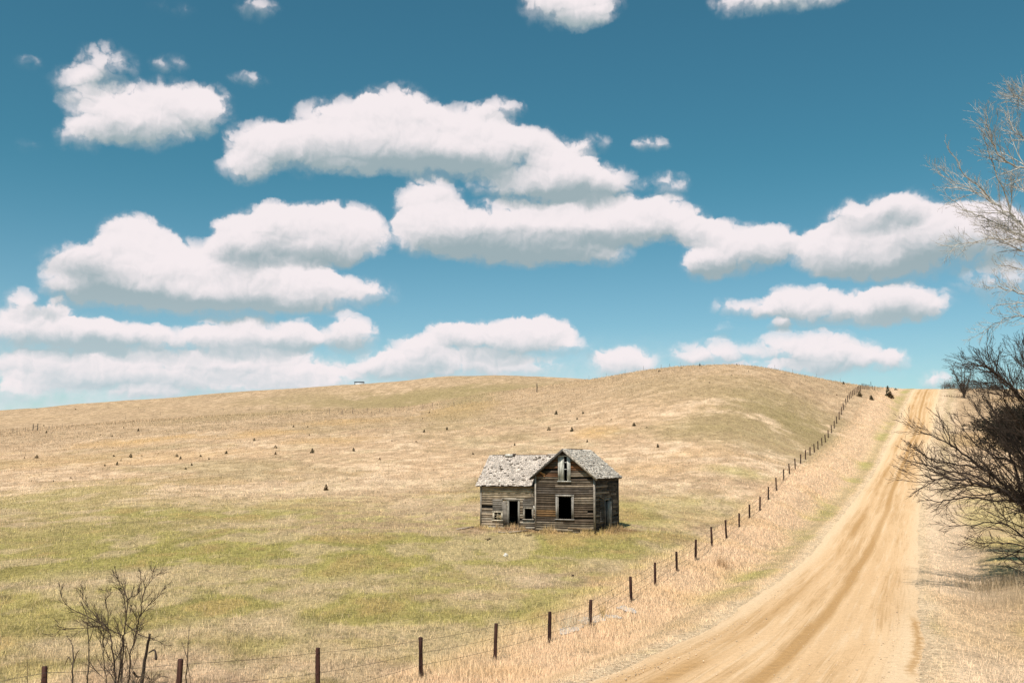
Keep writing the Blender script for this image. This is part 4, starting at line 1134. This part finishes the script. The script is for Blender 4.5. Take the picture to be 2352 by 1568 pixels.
def limbs_px(mb_l, mb_t, tw, lines, conv, y0, r0, r1, level, lenmul=0.5, rs_=None, mul=1.0, yspread=4.0):
    """limbs measured in the photograph, each leaning to its own side in depth, with twigs grown along them"""
    for k, ln in enumerate(lines):
        w_ = 1.0
        if isinstance(ln[-1], (int, float)): w_ = ln[-1]; ln = ln[:-1]
        dy = rs_.uniform(-yspread, yspread); m = len(ln)
        pts = []
        for i, (a, b) in enumerate(ln):
            u_, v_ = conv(a, b)
            pts.append(tuple(at(u_, v_, y0 + dy * i / max(1, m - 1) + (rs_.uniform(-.15, .15) if i else 0))))
        c = catmull(pts, 4)
        c[1:-1] += rs_.normal(0, .012, (len(c) - 2, 3)) * np.linalg.norm(c[-1] - c[0]) * .35
        rad = np.linspace(r0 * w_, r1, len(c))
        mb_l.tube(c, rad, 6, tw.col)
        ln_ = np.linalg.norm(np.diff(c, axis=0), axis=1).sum()
        tw.along(mb_t, c, rad, level, ln_ * lenmul, 0.12, mul=mul)

# --- the thicket right of the road
c2 = lambda a, b: (1768.0 + a / 3.8787, 780.9 + b / 3.8787)
c3 = lambda a, b: (1762.0 + a / 3.8787, 1166.8 + b / 3.8787)
DARK = (.048, .035, .028)
rsb = np.random.RandomState(21)
def tree_root(u, v, Y):
    p = at(u, v, Y); p.z = tz(p.x, p.y); return p
YT = 54.0
thicket = empty("bare_thicket", tree_root(2425, 1400, YT), category="bush", label="large dark bare thicket of twigs leaning over the right side of the road")
base = thicket.location.copy()
tw = Twigs(3, DARK, (.080, .056, .042), rmin=0.008, up=0.16, wander=0.10, ang=(14, 42), shrink=(.42, .78), dens=1.05)
ml, mt = MB(), MB()
L_low = [
 [(2760, 2000), (2600, 1700), (2352, 1560), (2200, 1440), (2060, 1340), (1900, 1290), (1700, 1245), (1500, 1235), (1340, 1205), 1.5],
 [(2760, 1960), (2560, 1640), (2352, 1480), (2150, 1330), (1980, 1200), (1800, 1070), (1640, 950), (1500, 870), (1340, 820), 1.3],
 [(2000, 1230), (1900, 1150), (1700, 1110), (1500, 1080), (1330, 990), (1240, 945), .5],
 [(2050, 1330), (1800, 1200), (1600, 1170), (1400, 1110), (1225, 1075), .6],
 [(2700, 1900), (2300, 1500), (2200, 1200), (2100, 900), (2000, 640), (1900, 480)],
 [(2700, 1600), (2352, 800), (2280, 560), (2150, 420), (2000, 280), (1900, 225), (1780, 195)],
 [(2720, 1700), (2352, 1100), (2330, 700), (2280, 300), (2250, 100), .6],
 [(2740, 1500), (2400, 900), (2352, 500), (2340, 250), (2310, 80), .6],
 [(2700, 1800), (2450, 1300), (2250, 1000), (2050, 800), (1900, 700), (1820, 560)],
 [(2500, 1650), (2200, 1440), (2000, 1430), (1800, 1400), (1600, 1420), (1500, 1440), (1380, 1410), .7],
 [(2720, 1900), (2480, 1450), (2300, 1180), (2130, 1080), (1950, 1000), (1800, 900), (1720, 780), .8],
 [(2720, 1900), (2500, 1300), (2400, 1000), (2260, 760), (2120, 600), (2080, 430), .8],
]
limbs_px(ml, mt, tw, L_low, c2, YT, .105, .020, 3, .34, rsb, 1.2, 4.5)
L_fill = []
for k in range(36):
    ex = 2560 - 800 * rsb.rand() ** 1.6; ey = rsb.uniform(480, 2300)
    if ey > 1500: ex = max(ex, 1900 + (ey - 1500) * .35)
    sx, sy = 2720 + rsb.uniform(-60, 60), 1850 + rsb.uniform(-150, 100)
    mx_, my_ = sx + (ex - sx) * .5 + rsb.uniform(-60, 60), sy + (ey - sy) * .45 - rsb.uniform(-60, 120)
    L_fill.append([(sx, sy), (mx_, my_), (ex, ey), rsb.uniform(.4, .8)])
limbs_px(ml, mt, tw, L_fill, c2, YT, .085, .016, 3, .32, rsb, .8, 5.0)
L_bot = [[(2700, 700), (2500, 400), (2352, 350), (2100, 300), (1900, 310), (1780, 265), .7], [(2600, 600), (2300, 260), (2050, 130), (1820, 150), (1620, 160), .7],
         [(2700, 800), (2352, 550), (2200, 420), (2050, 400), .6], [(2700, 760), (2450, 560), (2300, 500), (2180, 480), .5], [(2700, 900), (2450, 740), (2352, 640), (2250, 560), (2130, 520), .5], [(2700, 1000), (2500, 840), (2380, 760), (2290, 740), .5], [(2720, 900), (2520, 660), (2400, 560), (2290, 400), .6]]
limbs_px(ml, mt, tw, L_bot, c3, YT - 1.5, .07, .016, 3, .36, rsb, .9, 3.0)
tw2 = Twigs(9, DARK, rmin=.009, up=.4, wander=.25, dens=.8)
limbs_px(ml, mt, tw2, [[(1630, 950), (1605, 935), (1590, 800), (1520, 700), (1390, 595), .5]], c2, YT + 2.5, .06, .012, 1, .22, rsb, .7, .4)
off = np.array(base)
for m_ in (ml, mt): m_.v = [v - off for v in m_.v]
ml.build("limbs", m_bark, thicket, True); mt.build("crown", m_bark, thicket)

# --- the tall cottonwood above it (its trunk stands outside the frame)
c1 = lambda a, b: (2021.3 + a / 2.437, 183.8 + b / 2.437)
GREY = (.38, .345, .31)
YC = 60.0
cotton = empty("cottonwood_tree", tree_root(2640, 1400, YC + 1), category="tree", label="tall bare pale cottonwood reaching in from the right edge against the sky")
base = cotton.location.copy(); off = np.array(base)
tw = Twigs(5, GREY, (.58, .54, .50), rmin=0.006, up=0.22, wander=0.13, ang=(16, 44), shrink=(.38, .72), dens=1.0)
ml, mt = MB(), MB()
L_c = [
 [(1350, 1300), (1100, 1000), (806, 815), (720, 745), (620, 675), (540, 630), (430, 580), (320, 510), 1.3],
 [(620, 675), (560, 600), (480, 540), (420, 440), (360, 340), .6],
 [(760, 770), (730, 740), (710, 660), (660, 550), (620, 440), (590, 350), (575, 300), .7],
 [(1300, 1000), (1000, 600), (806, 495), (690, 440), (640, 370), (600, 260), (585, 200), 1.0],
 [(1350, 1250), (1000, 1000), (806, 880), (740, 850), (640, 790), (500, 740), (380, 650), 1.0],
 [(1350, 1280), (1000, 960), (806, 905), (650, 885), (480, 915), (420, 920), .8],
 [(1350, 1350), (1000, 1060), (806, 960), (700, 910), (560, 800), .9],
 [(1350, 1500), (1000, 1300), (806, 1200), (700, 1170), (580, 1150), .8], [(1300, 1500), (950, 1290), (806, 1250), (650, 1260), .6], [(1300, 1550), (950, 1380), (806, 1320), (700, 1340), (600, 1390), (540, 1430), .6],
 [(1250, 1350), (900, 1100), (750, 1050), (640, 1030), .7], [(1300, 900), (1000, 300), (806, 120), (770, 105), (745, 85), .6], [(1250, 700), (950, 150), (830, 70), (800, 40), .5], [(1250, 900), (950, 420), (806, 330), (740, 260), (720, 190), .7], [(1300, 1100), (900, 700), (780, 600), (740, 520), .7],
]
limbs_px(ml, mt, tw, L_c, c1, YC, .075, .013, 3, .27, np.random.RandomState(4), 1.5, 3.5)
tk = [tuple(base - Vector((0, 0, .5)))]
for (a_, b_) in ((1500, 2600), (1450, 1900), (1350, 1300), (1300, 900), (1250, 400), (1220, 0)):
    u_, v_ = c1(a_, b_); tk.append(tuple(at(u_, v_, YC)))
c = catmull(tk, 4); mtk = MB(); mtk.tube(c, np.linspace(.48, .09, len(c)), 9, GREY)
for m_ in (ml, mt, mtk): m_.v = [v - off for v in m_.v]
mtk.build("trunk", m_bark, cotton, True); ml.build("limbs", m_bark, cotton, True); mt.build("crown", m_bark, cotton)

# --- the bare bushes at the near fence corner
c4 = lambda a, b: ((a / 4.2) / 1.08844, (1350 + b / 4.2) / 1.08844)
def px_tree(name, label, lines, Y, r0, r1, level, lenmul, seed, col, cat="bush", tip=None, dens=1.0, up=.4, rmin=.0042, group=None, mul=1.0, ys=.5):
    u_, v_ = c4(*lines[0][0]); p = at(u_, v_, Y); p.z = tz(p.x, p.y)
    e_ = empty(name, p, category=cat, label=label)
    if group: e_['group'] = group
    t_ = Twigs(seed, col, tip, rmin=rmin, up=up, wander=.15, ang=(16, 44), shrink=(.42, .75), dens=dens)
    a_, b_ = MB(), MB()
    limbs_px(a_, b_, t_, lines, c4, Y, r0, r1, level, lenmul, np.random.RandomState(seed), mul, ys)
    dz = np.array(p)
    for m_ in (a_, b_): m_.v = [v - dz for v in m_.v]
    a_.build("trunk", m_bark, e_, True)
    if b_.n: b_.build("crown", m_bark, e_)
    return e_
BRN = (.075, .052, .038)
px_tree("bare_shrub", "many stemmed bare brown shrub behind the near wire fence", [
 [(1245, 1620), (1240, 1500), (1290, 1080), (1320, 870), (1330, 600), (1270, 480), (1230, 390), 1.0],
 [(1325, 640), (1380, 590), (1450, 560), (1470, 430), (1480, 330), .5],
 [(1345, 1620), (1350, 1500), (1370, 1200), (1430, 1000), (1480, 750), (1500, 600), (1590, 410), (1640, 360), .95],
 [(1470, 800), (1560, 680), (1650, 600), (1740, 470), .45],
 [(1215, 1620), (1215, 1490), (1190, 1200), (1150, 980), (1110, 900), (1000, 800), (880, 640), (860, 540), .9],
 [(1100, 905), (1010, 850), (920, 800), (740, 710), (650, 600), (630, 500), .55],
 [(1110, 1620), (1110, 1490), (1090, 1200), (1085, 950), (1060, 905), (900, 915), (660, 935), (580, 980), .6],
 [(1275, 1620), (1270, 1490), (1300, 1050), (1240, 980), (1110, 920), (1090, 960), .9],
 [(1310, 870), (1400, 940), (1480, 1000), (1600, 1030), (1770, 1110), .5],
 [(1130, 900), (1135, 750), (1110, 640), (1140, 560), (1100, 520), .4],
 [(1320, 760), (1300, 600), (1240, 500), .5],
], 29.0, .030, .006, 2, .29, 12, BRN, tip=(.20, .15, .115), dens=2.6)
px_tree("dead_snag", "thick broken dead trunk leaning at the right of the bare shrub", [[(1480, 1620), (1490, 1490), (1530, 1200), (1572, 985), 1.0], [(1500, 1420), (1440, 1430), (1400, 1380), .35], [(1560, 1180), (1625, 1150), (1640, 1250), .25]], 28.6, .065, .035, 1, .1, 14, (.060, .044, .034), cat="dead tree", dens=.5)
px_tree("bare_sapling", "short forked bare sapling nearest the left end of the shrub row", [[(750, 1620), (760, 1490), (770, 1250), (760, 1100), (710, 1010), .9], [(775, 1280), (800, 1200), (830, 1150), .5], [(745, 1260), (720, 1225), (680, 1310), .4]], 28.7, .034, .010, 1, .3, 15, (.10, .075, .055), cat="sapling", dens=1.2)
px_tree("bare_sapling", "tall straight bare sapling just left of the many stemmed shrub", [[(915, 1620), (920, 1490), (930, 1100), (918, 790), .9], [(928, 1080), (980, 930), (950, 860), .4], [(918, 800), (880, 700), (850, 640), .35]], 29.2, .030, .010, 1, .22, 16, (.11, .085, .062), cat="sapling", dens=1.4)
px_tree("bare_sapling", "lone thin sapling right beside a fence post and right of the snag", [[(1940, 1620), (1950, 1490), (1970, 1200), (1980, 1050), (1985, 900), .9], [(1965, 1230), (1930, 1130), (1915, 1070), .5], [(1972, 1300), (2000, 1490), .4]], 27.6, .026, .007, 1, .2, 17, (.10, .075, .055), cat="sapling", dens=1.0)
for k, (x_, y_, l_) in enumerate(((480, 1490, "small dry weed stalk behind the leftmost fence post"), (290, 1480, "thin dry weed stalk near the left edge of the photo"), (1590, 1480, "low tangle of twigs at the foot of the leaning snag"), (1420, 1500, "low tangle of dry twigs at the foot of the many stemmed shrub"))):
    wide = 1.0 if k < 2 else 3.2
    px_tree("dry_weed", l_, [[(x_, y_ + 60), (x_ + 5 * q * wide, y_ - 60), (x_ + 14 * q * wide, y_ - (230 if k < 2 else 110) + 18 * abs(q)), .9] for q in ((0,) if k < 2 else (-4, -2, 0, 2, 4, 6))], 28.2, .010, .004, 1, .45, 40 + k, (.13, .095, .065), cat="weed", dens=2.2)

# --- the small bare tree and scrub at the crest
p = ground(2214.8, 914)
crest_t = empty("bare_tree", p, category="tree", label="small round bare tree on the crest right of the road")
t_ = Twigs(31, (.070, .055, .045), (.10, .08, .066), rmin=.030, up=.3, wander=.2, ang=(22, 55), shrink=(.38, .66), dens=.75)
a_, b_ = MB(), MB()
hh = 9.6
for k in range(6):
    an = k * 1.05 + .3
    pts = [(0, 0, -.4), (math.cos(an) * .3, math.sin(an) * .3, 1.2), (math.cos(an) * 1.5, math.sin(an) * 1.5, 4.6), (math.cos(an) * (2.8 + .6 * (k % 2)), math.sin(an) * 2.8, 7.4 + (k % 3) * .9)]
    c = catmull(pts, 4); rad = np.linspace(.17, .05, len(c)); a_.tube(c, rad, 6, t_.col); t_.along(b_, c, rad, 2, 5.2, .25, mul=1.2)
a_.build("trunk", m_bark, crest_t, True); b_.build("crown", m_bark, crest_t)

def scrub(name, label, u, v, w_, h_, col, seed, n=90, group=None):
    p = ground(u, v); e_ = empty(name, p, category="bush", label=label)
    t_ = Twigs(seed, col, rmin=.018, up=.3, wander=.25, dens=.8)
    m_ = MB(); r_ = np.random.RandomState(seed)
    for k in range(n):
        x_ = r_.uniform(-.5, .5) * w_; y_ = r_.uniform(-.5, .5) * w_ * .6
        t_.grow(m_, (x_, y_, -.1), (r_.normal(0, .4), r_.normal(0, .4), 1), h_ * r_.uniform(.55, 1.1) * (1 - (2 * x_ / w_) ** 2 * .4), .03, 1)
    m_.build("twigs", m_bark, e_)
    return e_
scrub("scrub_bush", "reddish brown scrub left of the small bare crest tree", 2190, 893, 7.0, 2.6, (.13, .075, .05), 51)
scrub("scrub_bush", "brown scrub right of the small bare crest tree", 2236, 896, 7.5, 2.4, (.15, .10, .065), 52)
scrub("scrub_bush", "grey thin upright scrub at the far left of the crest tree", 2179, 893, 3.2, 3.0, (.10, .085, .07), 53, 26)
scrub("scrub_bush", "low dark scrub on the crest behind the thicket's upper left twigs", 2285, 896, 4.0, 2.2, (.06, .05, .035), 54, 130)
scrub("scrub_bush", "low reddish tangle on the slope under the crest tree", 2195, 912, 7.0, 0.9, (.17, .10, .06), 55, 70)

# ------------------------------------------------------------------ junipers
def juniper_mesh(seed, red=0.0, squat=1.0, n=420):
    r_ = np.random.RandomState(seed)
    z_ = r_.rand(n) ** 1.25; ang = r_.rand(n) * 2 * np.pi
    lob = 0.72 + 0.34 * np.sin(ang * 3 + seed + 4 * z_) + r_.normal(0, .16, n)
    rad = (1 - z_) ** 0.75 * .40 * squat * lob * np.sqrt(r_.uniform(.25, 1, n))
    c = np.stack([np.cos(ang) * rad, np.sin(ang) * rad, z_ * .98 + .02], 1)
    s_ = .11 * (1.15 - .6 * z_)
    d = r_.normal(0, 1, (n, 3)) * .45 + np.stack([np.cos(ang), np.sin(ang), np.full(n, .9)], 1); d /= np.linalg.norm(d, axis=1)[:, None]
    e = np.cross(d, r_.normal(0, 1, (n, 3))); e /= np.linalg.norm(e, axis=1)[:, None]
    v = np.stack([c - e * s_[:, None] * .35, c + e * s_[:, None] * .35, c + d * s_[:, None] * 1.5], 1)
    base_ = np.array((.060, .058, .028)) * (1 - red) + np.array((.115, .060, .025)) * red
    col = np.repeat((base_[None] * r_.uniform(.5, 1.5, n)[:, None])[:, None], 3, 1)
    return np_mesh("juniper", v.reshape(-1, 3), np.arange(n * 3).reshape(-1, 3), col.reshape(-1, 3))
JUN = [juniper_mesh(1), juniper_mesh(2, .35, 1.25), juniper_mesh(3, .8, .8), juniper_mesh(4, .2, .7), juniper_mesh(5, .1, 1.6)]
for me_ in JUN: me_.materials.append(m_leaf)
def juniper(u, v, hpx, kind, label, group, width=1.0, stem=False):
    p = ground(u, v)
    h_ = hpx / F * p.y
    o = bpy.data.objects.new("juniper_shrub", JUN[kind]); COL.objects.link(o)
    o.location = p - Vector((0, 0, .04 * h_)); o.scale = (h_ * width * 1.15, h_ * width * 1.15, h_); o.rotation_euler = (0, 0, (u * 7 + v) % 6.28)
    o['category'] = "shrub"; o['label'] = label; o['group'] = group
    return o
GR = "small junipers scattered over the pasture"
big7 = [
 (240, 640, 24, 1, "rounded dark juniper alone near the left edge of the pasture"),
 (853, 636, 26, 1, "squat dark juniper above the pair of small ones on the left slope"),
 (765, 686, 24, 0, "ragged juniper in the orange grass just below the squat dark one"),
 (1155, 632, 20, 4, "left and rounder juniper of the close pair left of centre"),
 (1180, 646, 20, 0, "right and spikier juniper of the close pair left of centre"),
 (1252, 688, 18, 3, "small juniper just below the close pair"),
 (1310, 631, 16, 1, "faint green juniper a little right of the close pair"),
 (1365, 649, 14, 0, "small juniper between the faint green one and the orange tufts"),
 (1478, 611, 22, 0, "pointed juniper among orange tufts in mid slope"),
 (1660, 527, 20, 0, "juniper beside the long orange grass band on the upper slope"),
 (1800, 575, 22, 1, "rounded dark juniper directly below the orange grass band"),
 (2040, 606, 32, 0, "tallest bushy juniper on the left slope, right of the rounded one"),
 (2310, 594, 24, 0, "spiky juniper right of the tallest bushy juniper"),
 (2130, 849, 40, 2, "lone reddish brown columnar juniper standing lowest on the meadow"),
 (903, 463, 20, 3, "narrow upright juniper high on the left slope"),
 (733, 500, 12, 1, "small round juniper left of and below the narrow upright one"),
 (303, 476, 16, 0, "small juniper right below the H shaped fence brace"),
 (286, 430, 10, 1, "tiny round juniper above the H shaped fence brace"),
 (1917, 437, 14, 0, "left of two small junipers below the gully fence"),
 (2010, 438, 12, 3, "right of two small junipers below the gully fence"),
 (2020, 492, 12, 3, "thin small juniper below the two near the gully fence"),
 (1800, 616, 20, 2, "rusty orange dead juniper just under a rounded dark one"),
]
for a_, b_, h_, k_, l_ in big7:
    u_, v_ = z7(a_, b_); juniper(u_, v_, h_ / 2.844, k_, l_, GR, 1.0)
big8 = [
 (714, 397, 12, 1, "small juniper beside the orange grass at the gully's end"),
 (671, 437, 11, 3, "thin juniper just below and left of the one by the gully's end"),
 (680, 523, 20, 0, "leaning juniper on the mid slope left of the house"),
 (830, 508, 22, 3, "slim upright juniper on the mid slope above the wing roof's left end"),
 (1543, 407, 27, 0, "highest spreading juniper on the spur above the gable peak"),
 (1718, 403, 18, 0, "small spiky juniper right of the highest spreading one"),
 (1680, 441, 16, 0, "paler small juniper just below the spiky one on the spur"),
 (1495, 511, 24, 4, "rounded juniper left of the orange grass patch above the house"),
 (1646, 517, 30, 0, "tall spiky juniper at the left edge of the orange grass patch above the house"),
 (1745, 589, 20, 3, "slim juniper below the orange patch, right of the gable peak"),
 (2052, 483, 25, 1, "round dark juniper right of the orange grass patch"),
 (2207, 623, 26, 3, "slender juniper alone on the slope right of the house"),
 (390, 704, 18, 2, "small faded juniper on the slope left of and above the wing roof"),
 (1272, 609, 18, 3, "thin dry juniper close above the wing roof"),
 (1000, 669, 14, 1, "small brownish juniper just left of the wing roof's end"),
]
for a_, b_, h_, k_, l_ in big8:
    u_, v_ = z8(a_, b_); juniper(u_, v_, h_ / 2.844, k_, l_, GR, 1.0)
tiny = [z7(*p) + (p2,) for p, p2 in (((655, 490), 8), ((743, 630), 14), ((160, 640), 10), ((685, 692), 14), ((1862, 780), 6), ((2057, 718), 8), ((462, 772), 10), ((267, 683), 8), ((807, 444), 10), ((493, 323), 8), ((903, 312), 6), ((241, 318), 5), ((620, 570), 8), ((790, 658), 10), ((926, 626), 8), ((1034, 612), 6), ((1213, 713), 14), ((350, 792), 10))]
tiny += [z8(*p) + (p2,) for p, p2 in (((713, 480), 7), ((1625, 460), 8), ((2135, 494), 8), ((628, 588), 12), ((372, 547), 8), ((470, 582), 10), ((1903, 442), 8), ((1635, 388), 8), ((2070, 198), 6), ((1985, 205), 6))]
tiny += [zt(*p) + (p2,) for p, p2 in (((770, 265), 7), ((583, 325), 7), ((430, 430), 6), ((1015, 350), 6), ((1653, 430), 9), ((913, 233), 8))]
for k, (u_, v_, h_) in enumerate(tiny):
    juniper(u_, v_, h_ / 2.844, k % 5, "tiny dark juniper speck on the open grass hillside", "tiny juniper specks on the hillside", 1.2)
for a_, b_, h_, k_, w_, l_ in (
    (503, 183, 26, 3, .7, "dark narrow juniper standing against the sky on the hilltop ridge"), (812, 158, 12, 4, 1.2, "tiny dark bush on the very summit of the right hill"),
    (165, 233, 18, 4, 1.3, "low bush just under the skyline left of the hilltop junipers"), (1710, 336, 24, 0, 1.0, "small juniper on the skyline just left of the corner fence"),
    (350, 206, 10, 4, 1.2, "tiny bush below the skyline between two fence posts on the hilltop"),
    (1845, 440, 46, 1, 1.1, "brownish spreading juniper in front of the fence near the crest"), (1943, 469, 42, 0, 1.2, "small olive spiky juniper alone on the verge near the crest"),
    (2083, 440, 92, 0, .62, "dark green pointed juniper at the crest left of the road"), (2106, 456, 60, 2, 1.2, "reddish brown rounded juniper in front of the dark pointed one at the crest"),
    (2148, 386, 18, 4, 1.5, "low dark bush between the crest junipers and the road")):
    u_, v_ = zt(a_, b_); juniper(u_, v_, h_ / 3.36 / 1.08844, k_, l_, "junipers along the crest and skyline", w_)
# the dark evergreen inside the thicket
p = tree_root(2352 - 40, 1330, 61.0); p = at(2345, 1200, 62.0); p.z = tz(p.x, p.y)
big = juniper_mesh(77, .05, 1.0, 5200); big.materials.append(m_leaf)
v_ = np.empty(len(big.vertices) * 3, np.float32); big.vertices.foreach_get("co", v_)
e_ = empty("juniper_tree", p, category="tree", label="dense black green juniper half hidden inside the thicket")
topz = at(2345, 930, 62.0).z - p.z
cr = np.random.RandomState(8); n = 9000
d = cr.normal(0, 1, (n, 3)); d /= np.linalg.norm(d, axis=1)[:, None]
c = d * (cr.rand(n) ** .62)[:, None] * np.array((2.2, 1.6, 1.45)); c[:, :2] *= (1 + .3 * np.sin(5 * c[:, 2]) + .2 * np.sin(3 * np.arctan2(c[:, 1], c[:, 0])))[:, None]
c[:, 2] += topz - 1.5
dd = d * .6 + cr.normal(0, .5, (n, 3)); dd /= np.linalg.norm(dd, axis=1)[:, None]
ee = np.cross(dd, cr.normal(0, 1, (n, 3))); ee /= np.linalg.norm(ee, axis=1)[:, None]
vv = np.stack([c - ee * .035, c + ee * .035, c + dd * .26], 1)
cc = np.repeat((np.array((.022, .022, .013))[None] * cr.uniform(.5, 1.5, n)[:, None])[:, None], 3, 1)
link("crown", np_mesh("juniper_crown", vv.reshape(-1, 3), np.arange(n * 3).reshape(-1, 3), cc.reshape(-1, 3)), m_leaf, e_)
mb = MB(); mb.tube([(3.2, 0, -.3), (2.6, 0, topz * .4), (.8, 0, topz * .7), (0, 0, topz - 1.0)], [.2, .16, .12, .07], 7, (.06, .045, .035)); mb.build("trunk", m_bark, e_, True)

# ------------------------------------------------------------------ small things
u_, v_ = z8(257, 216)
Ys_ = 468.0; p = at(u_, v_, Ys_); p.z = tz(p.x, p.y)
e_ = empty("shed", p, category="shed", label="tiny pale flat roofed shed on the far hilltop against the clouds")
topz = at(u_, z8(257, 195)[1], Ys_).z - p.z
mb = MB(); mb.box((0, 0, topz / 2 - .3), (4.1, 3.0, topz + .2), (.58, .62, .66)); mb.build("wall", m_metal, e_)
mb = MB(); mb.box((0, 0, topz - .08), (4.5, 3.4, .28), (.05, .055, .07)); mb.build("roof", m_metal, e_)
mb = MB(); mb.box((-1.95, -1.55, topz / 2 - .3), (.22, .2, topz + .15), (.07, .075, .09)); mb.build("corner_trim", m_metal, e_)

m_puddle, g = new_mat("pale puddle water")
c_ = g.node('ShaderNodeNewGeometry').outputs['Position']
nn_ = g.noise(c_, 5.0, 4.0, .6).outputs[0]
finish(g, g.mix(g.ss(nn_, .35, .65), (.34, .38, .42, 1), (.58, .60, .62, 1)), 0.25, nn_, .3, .02, .5)  # pale blue-grey mottled colour on a half-smooth surface
z6 = lambda a, b: ((1100 + a / 2.94) / 1.08844, (1350 + b / 2.94) / 1.08844)
for k, (a_, b_, w_, d_) in enumerate(((960, 655, 1.3, 1.3), (1130, 590, 1.1, 1.5), (1240, 568, 1.2, .9), (1375, 512, .95, 1.3), (1060, 608, .6, .8))):
    c0 = ground(*z6(a_, b_)); rr = np.random.RandomState(60 + k); m = 26
    an = np.arange(m) * 2 * np.pi / m; R = 1 + .25 * np.sin(2 * an + k) + .15 * np.sin(5 * an + 2 * k) + rr.normal(0, .06, m)
    px_, py_ = c0.x + np.cos(an) * R * w_ * .36, c0.y + np.sin(an) * R * d_ * .7
    zc = terrain_z(np.append(px_, c0.x), np.append(py_, c0.y)); zz = zc + .05
    v_ = np.stack([np.append(px_, c0.x), np.append(py_, c0.y), zz], 1)
    f_ = np.array([(i, (i + 1) % m, m) for i in range(m)])
    link("water", np_mesh("water", v_, f_, None, True), m_puddle, kind="structure", label="pale puddle in the ditch grass beside the fence")

def stone(u, v, s_, col, name, label, cat, seed):
    p = ground(u, v); bm = bmesh.new(); bmesh.ops.create_icosphere(bm, subdivisions=2, radius=1.0)
    r_ = random.Random(seed)
    for q in bm.verts:
        k = 1 + .25 * math.sin(q.co.x * 3 + seed) * math.cos(q.co.y * 2.3) + r_.uniform(-.1, .1)
        q.co = Vector((q.co.x * s_[0] * k, q.co.y * s_[1] * k, q.co.z * s_[2] * k))
    me_ = bpy.data.meshes.new(name); bm.to_mesh(me_); bm.free(); set_cols(me_, np.repeat(np.array([col]), len(me_.vertices), 0))
    o = link(name, me_, m_stone, None, category=cat, label=label); o.location = p + Vector((0, 0, s_[2] * .4)); o.rotation_euler = (0, 0, seed)
stone(*z6(482, 118), (.20, .14, .13), (.70, .66, .60), "stone", "small white stone lying in the green grass below the house", "stone", 1)
stone(*z6(976, 263), (.10, .08, .06), (.06, .04, .03), "dung_pat", "small dark lump in the grass left of the fence line", "dung", 2)
c5 = lambda a, b: ((1150 + a / 5.2267) / 1.08844, (1080 + b / 5.2267) / 1.08844)
def board(a, b, w_, col, label, th=.05):
    p, q = ground(*c5(*a)), ground(*c5(*b)); mid = (p + q) / 2
    mb = MB(); mb.bar(p - mid + Vector((0, 0, .10)), q - mid + Vector((0, 0, .07)), w_, th, col)
    o = mb.build("fallen_board", m_siding, None, category="board", label=label); o.location = mid
board((640, 1322), (890, 1292), .2, (.42, .33, .25), "pale fallen board lying in front of the doorway and gable corner")
board((500, 1318), (600, 1322), .14, (.36, .30, .24), "short fallen board left of the long pale one before the doorway")
board((-40, 1282), (175, 1246), .16, (.48, .40, .33), "pale long pole lying in the dirt left of the house")
board((340, 1420), (395, 1400), .12, (.13, .085, .05), "short dark board in the grass well in front of the wing")
board((860, 1362), (930, 1350), .14, (.12, .08, .05), "small dark board in the grass in front of the gable corner")
r_ = random.Random(4)
for k in range(11):
    a_, b_ = 600 + r_.uniform(0, 110), 1252 + r_.uniform(-8, 26)
    p = ground(*c5(a_, b_)); mb = MB()
    M = Matrix.Rotation(r_.uniform(0, 3), 3, 'Z') @ Matrix.Rotation(r_.uniform(-.5, .5), 3, 'X')
    mb.box((0, 0, 0), (.26, .13, .09), np.array((.26, .13, .075)) * r_.uniform(.6, 1.4), M)
    o = mb.build("brick", m_stone, None, category="brick", label="loose reddish brick on the heap at the doorway", group="bricks heaped at the doorway"); o.location = p + Vector((0, 0, .07 + r_.uniform(0, .1)))

def tussock(u, v, n, h_, spread_, col, label, seed, stuff=False):
    p = ground(u, v); r_ = np.random.RandomState(seed)
    x_ = r_.normal(0, spread_, n); y_ = r_.normal(0, spread_, n); a = r_.rand(n) * 6.28; l = r_.uniform(0, .55, n) * h_
    hh_ = h_ * r_.uniform(.5, 1.1, n); w_ = .007
    z0 = terrain_z(x_ + p.x, y_ + p.y) - p.z - .03
    v_ = np.stack([np.stack([x_ - np.cos(a) * w_, y_ - np.sin(a) * w_, z0], 1), np.stack([x_ + np.cos(a) * w_, y_ + np.sin(a) * w_, z0], 1), np.stack([x_ + np.cos(a * 3) * l, y_ + np.sin(a * 3) * l, z0 + hh_], 1)], 1)
    cc = np.repeat((np.array(col)[None] * r_.uniform(.6, 1.3, n)[:, None])[:, None], 3, 1)
    me_ = np_mesh("tussock", v_.reshape(-1, 3), np.arange(n * 3).reshape(-1, 3), cc.reshape(-1, 3))
    o = link("long_grass", me_, m_grass, None, kind="stuff", label=label) if stuff else link("grass_tussock", me_, m_grass, None, category="grass tuft", label=label)
    o.location = p
tussock(*z6(2070, 195), 220, .85, .26, (.42, .26, .14), "tall rusty brown grass tussock on the verge beside the road", 1)
tussock(*z6(1200, 572), 60, .9, .06, (.40, .27, .10), "thin upright weed beside the puddles and a fence post", 2)
tussock(*z6(960, 640), 260, .8, .35, (.66, .53, .36), "pale tall grass tuft hiding the puddle by the fence", 3)
tussock(2330, 1385, 900, 1.5, 1.4, (.50, .37, .24), "long pale grass clump at the foot of the thicket", 4, True)
tussock(2300, 1350, 700, 1.0, 1.1, (.36, .25, .14), "brown grass clump left of the pale one under the thicket", 5, True)
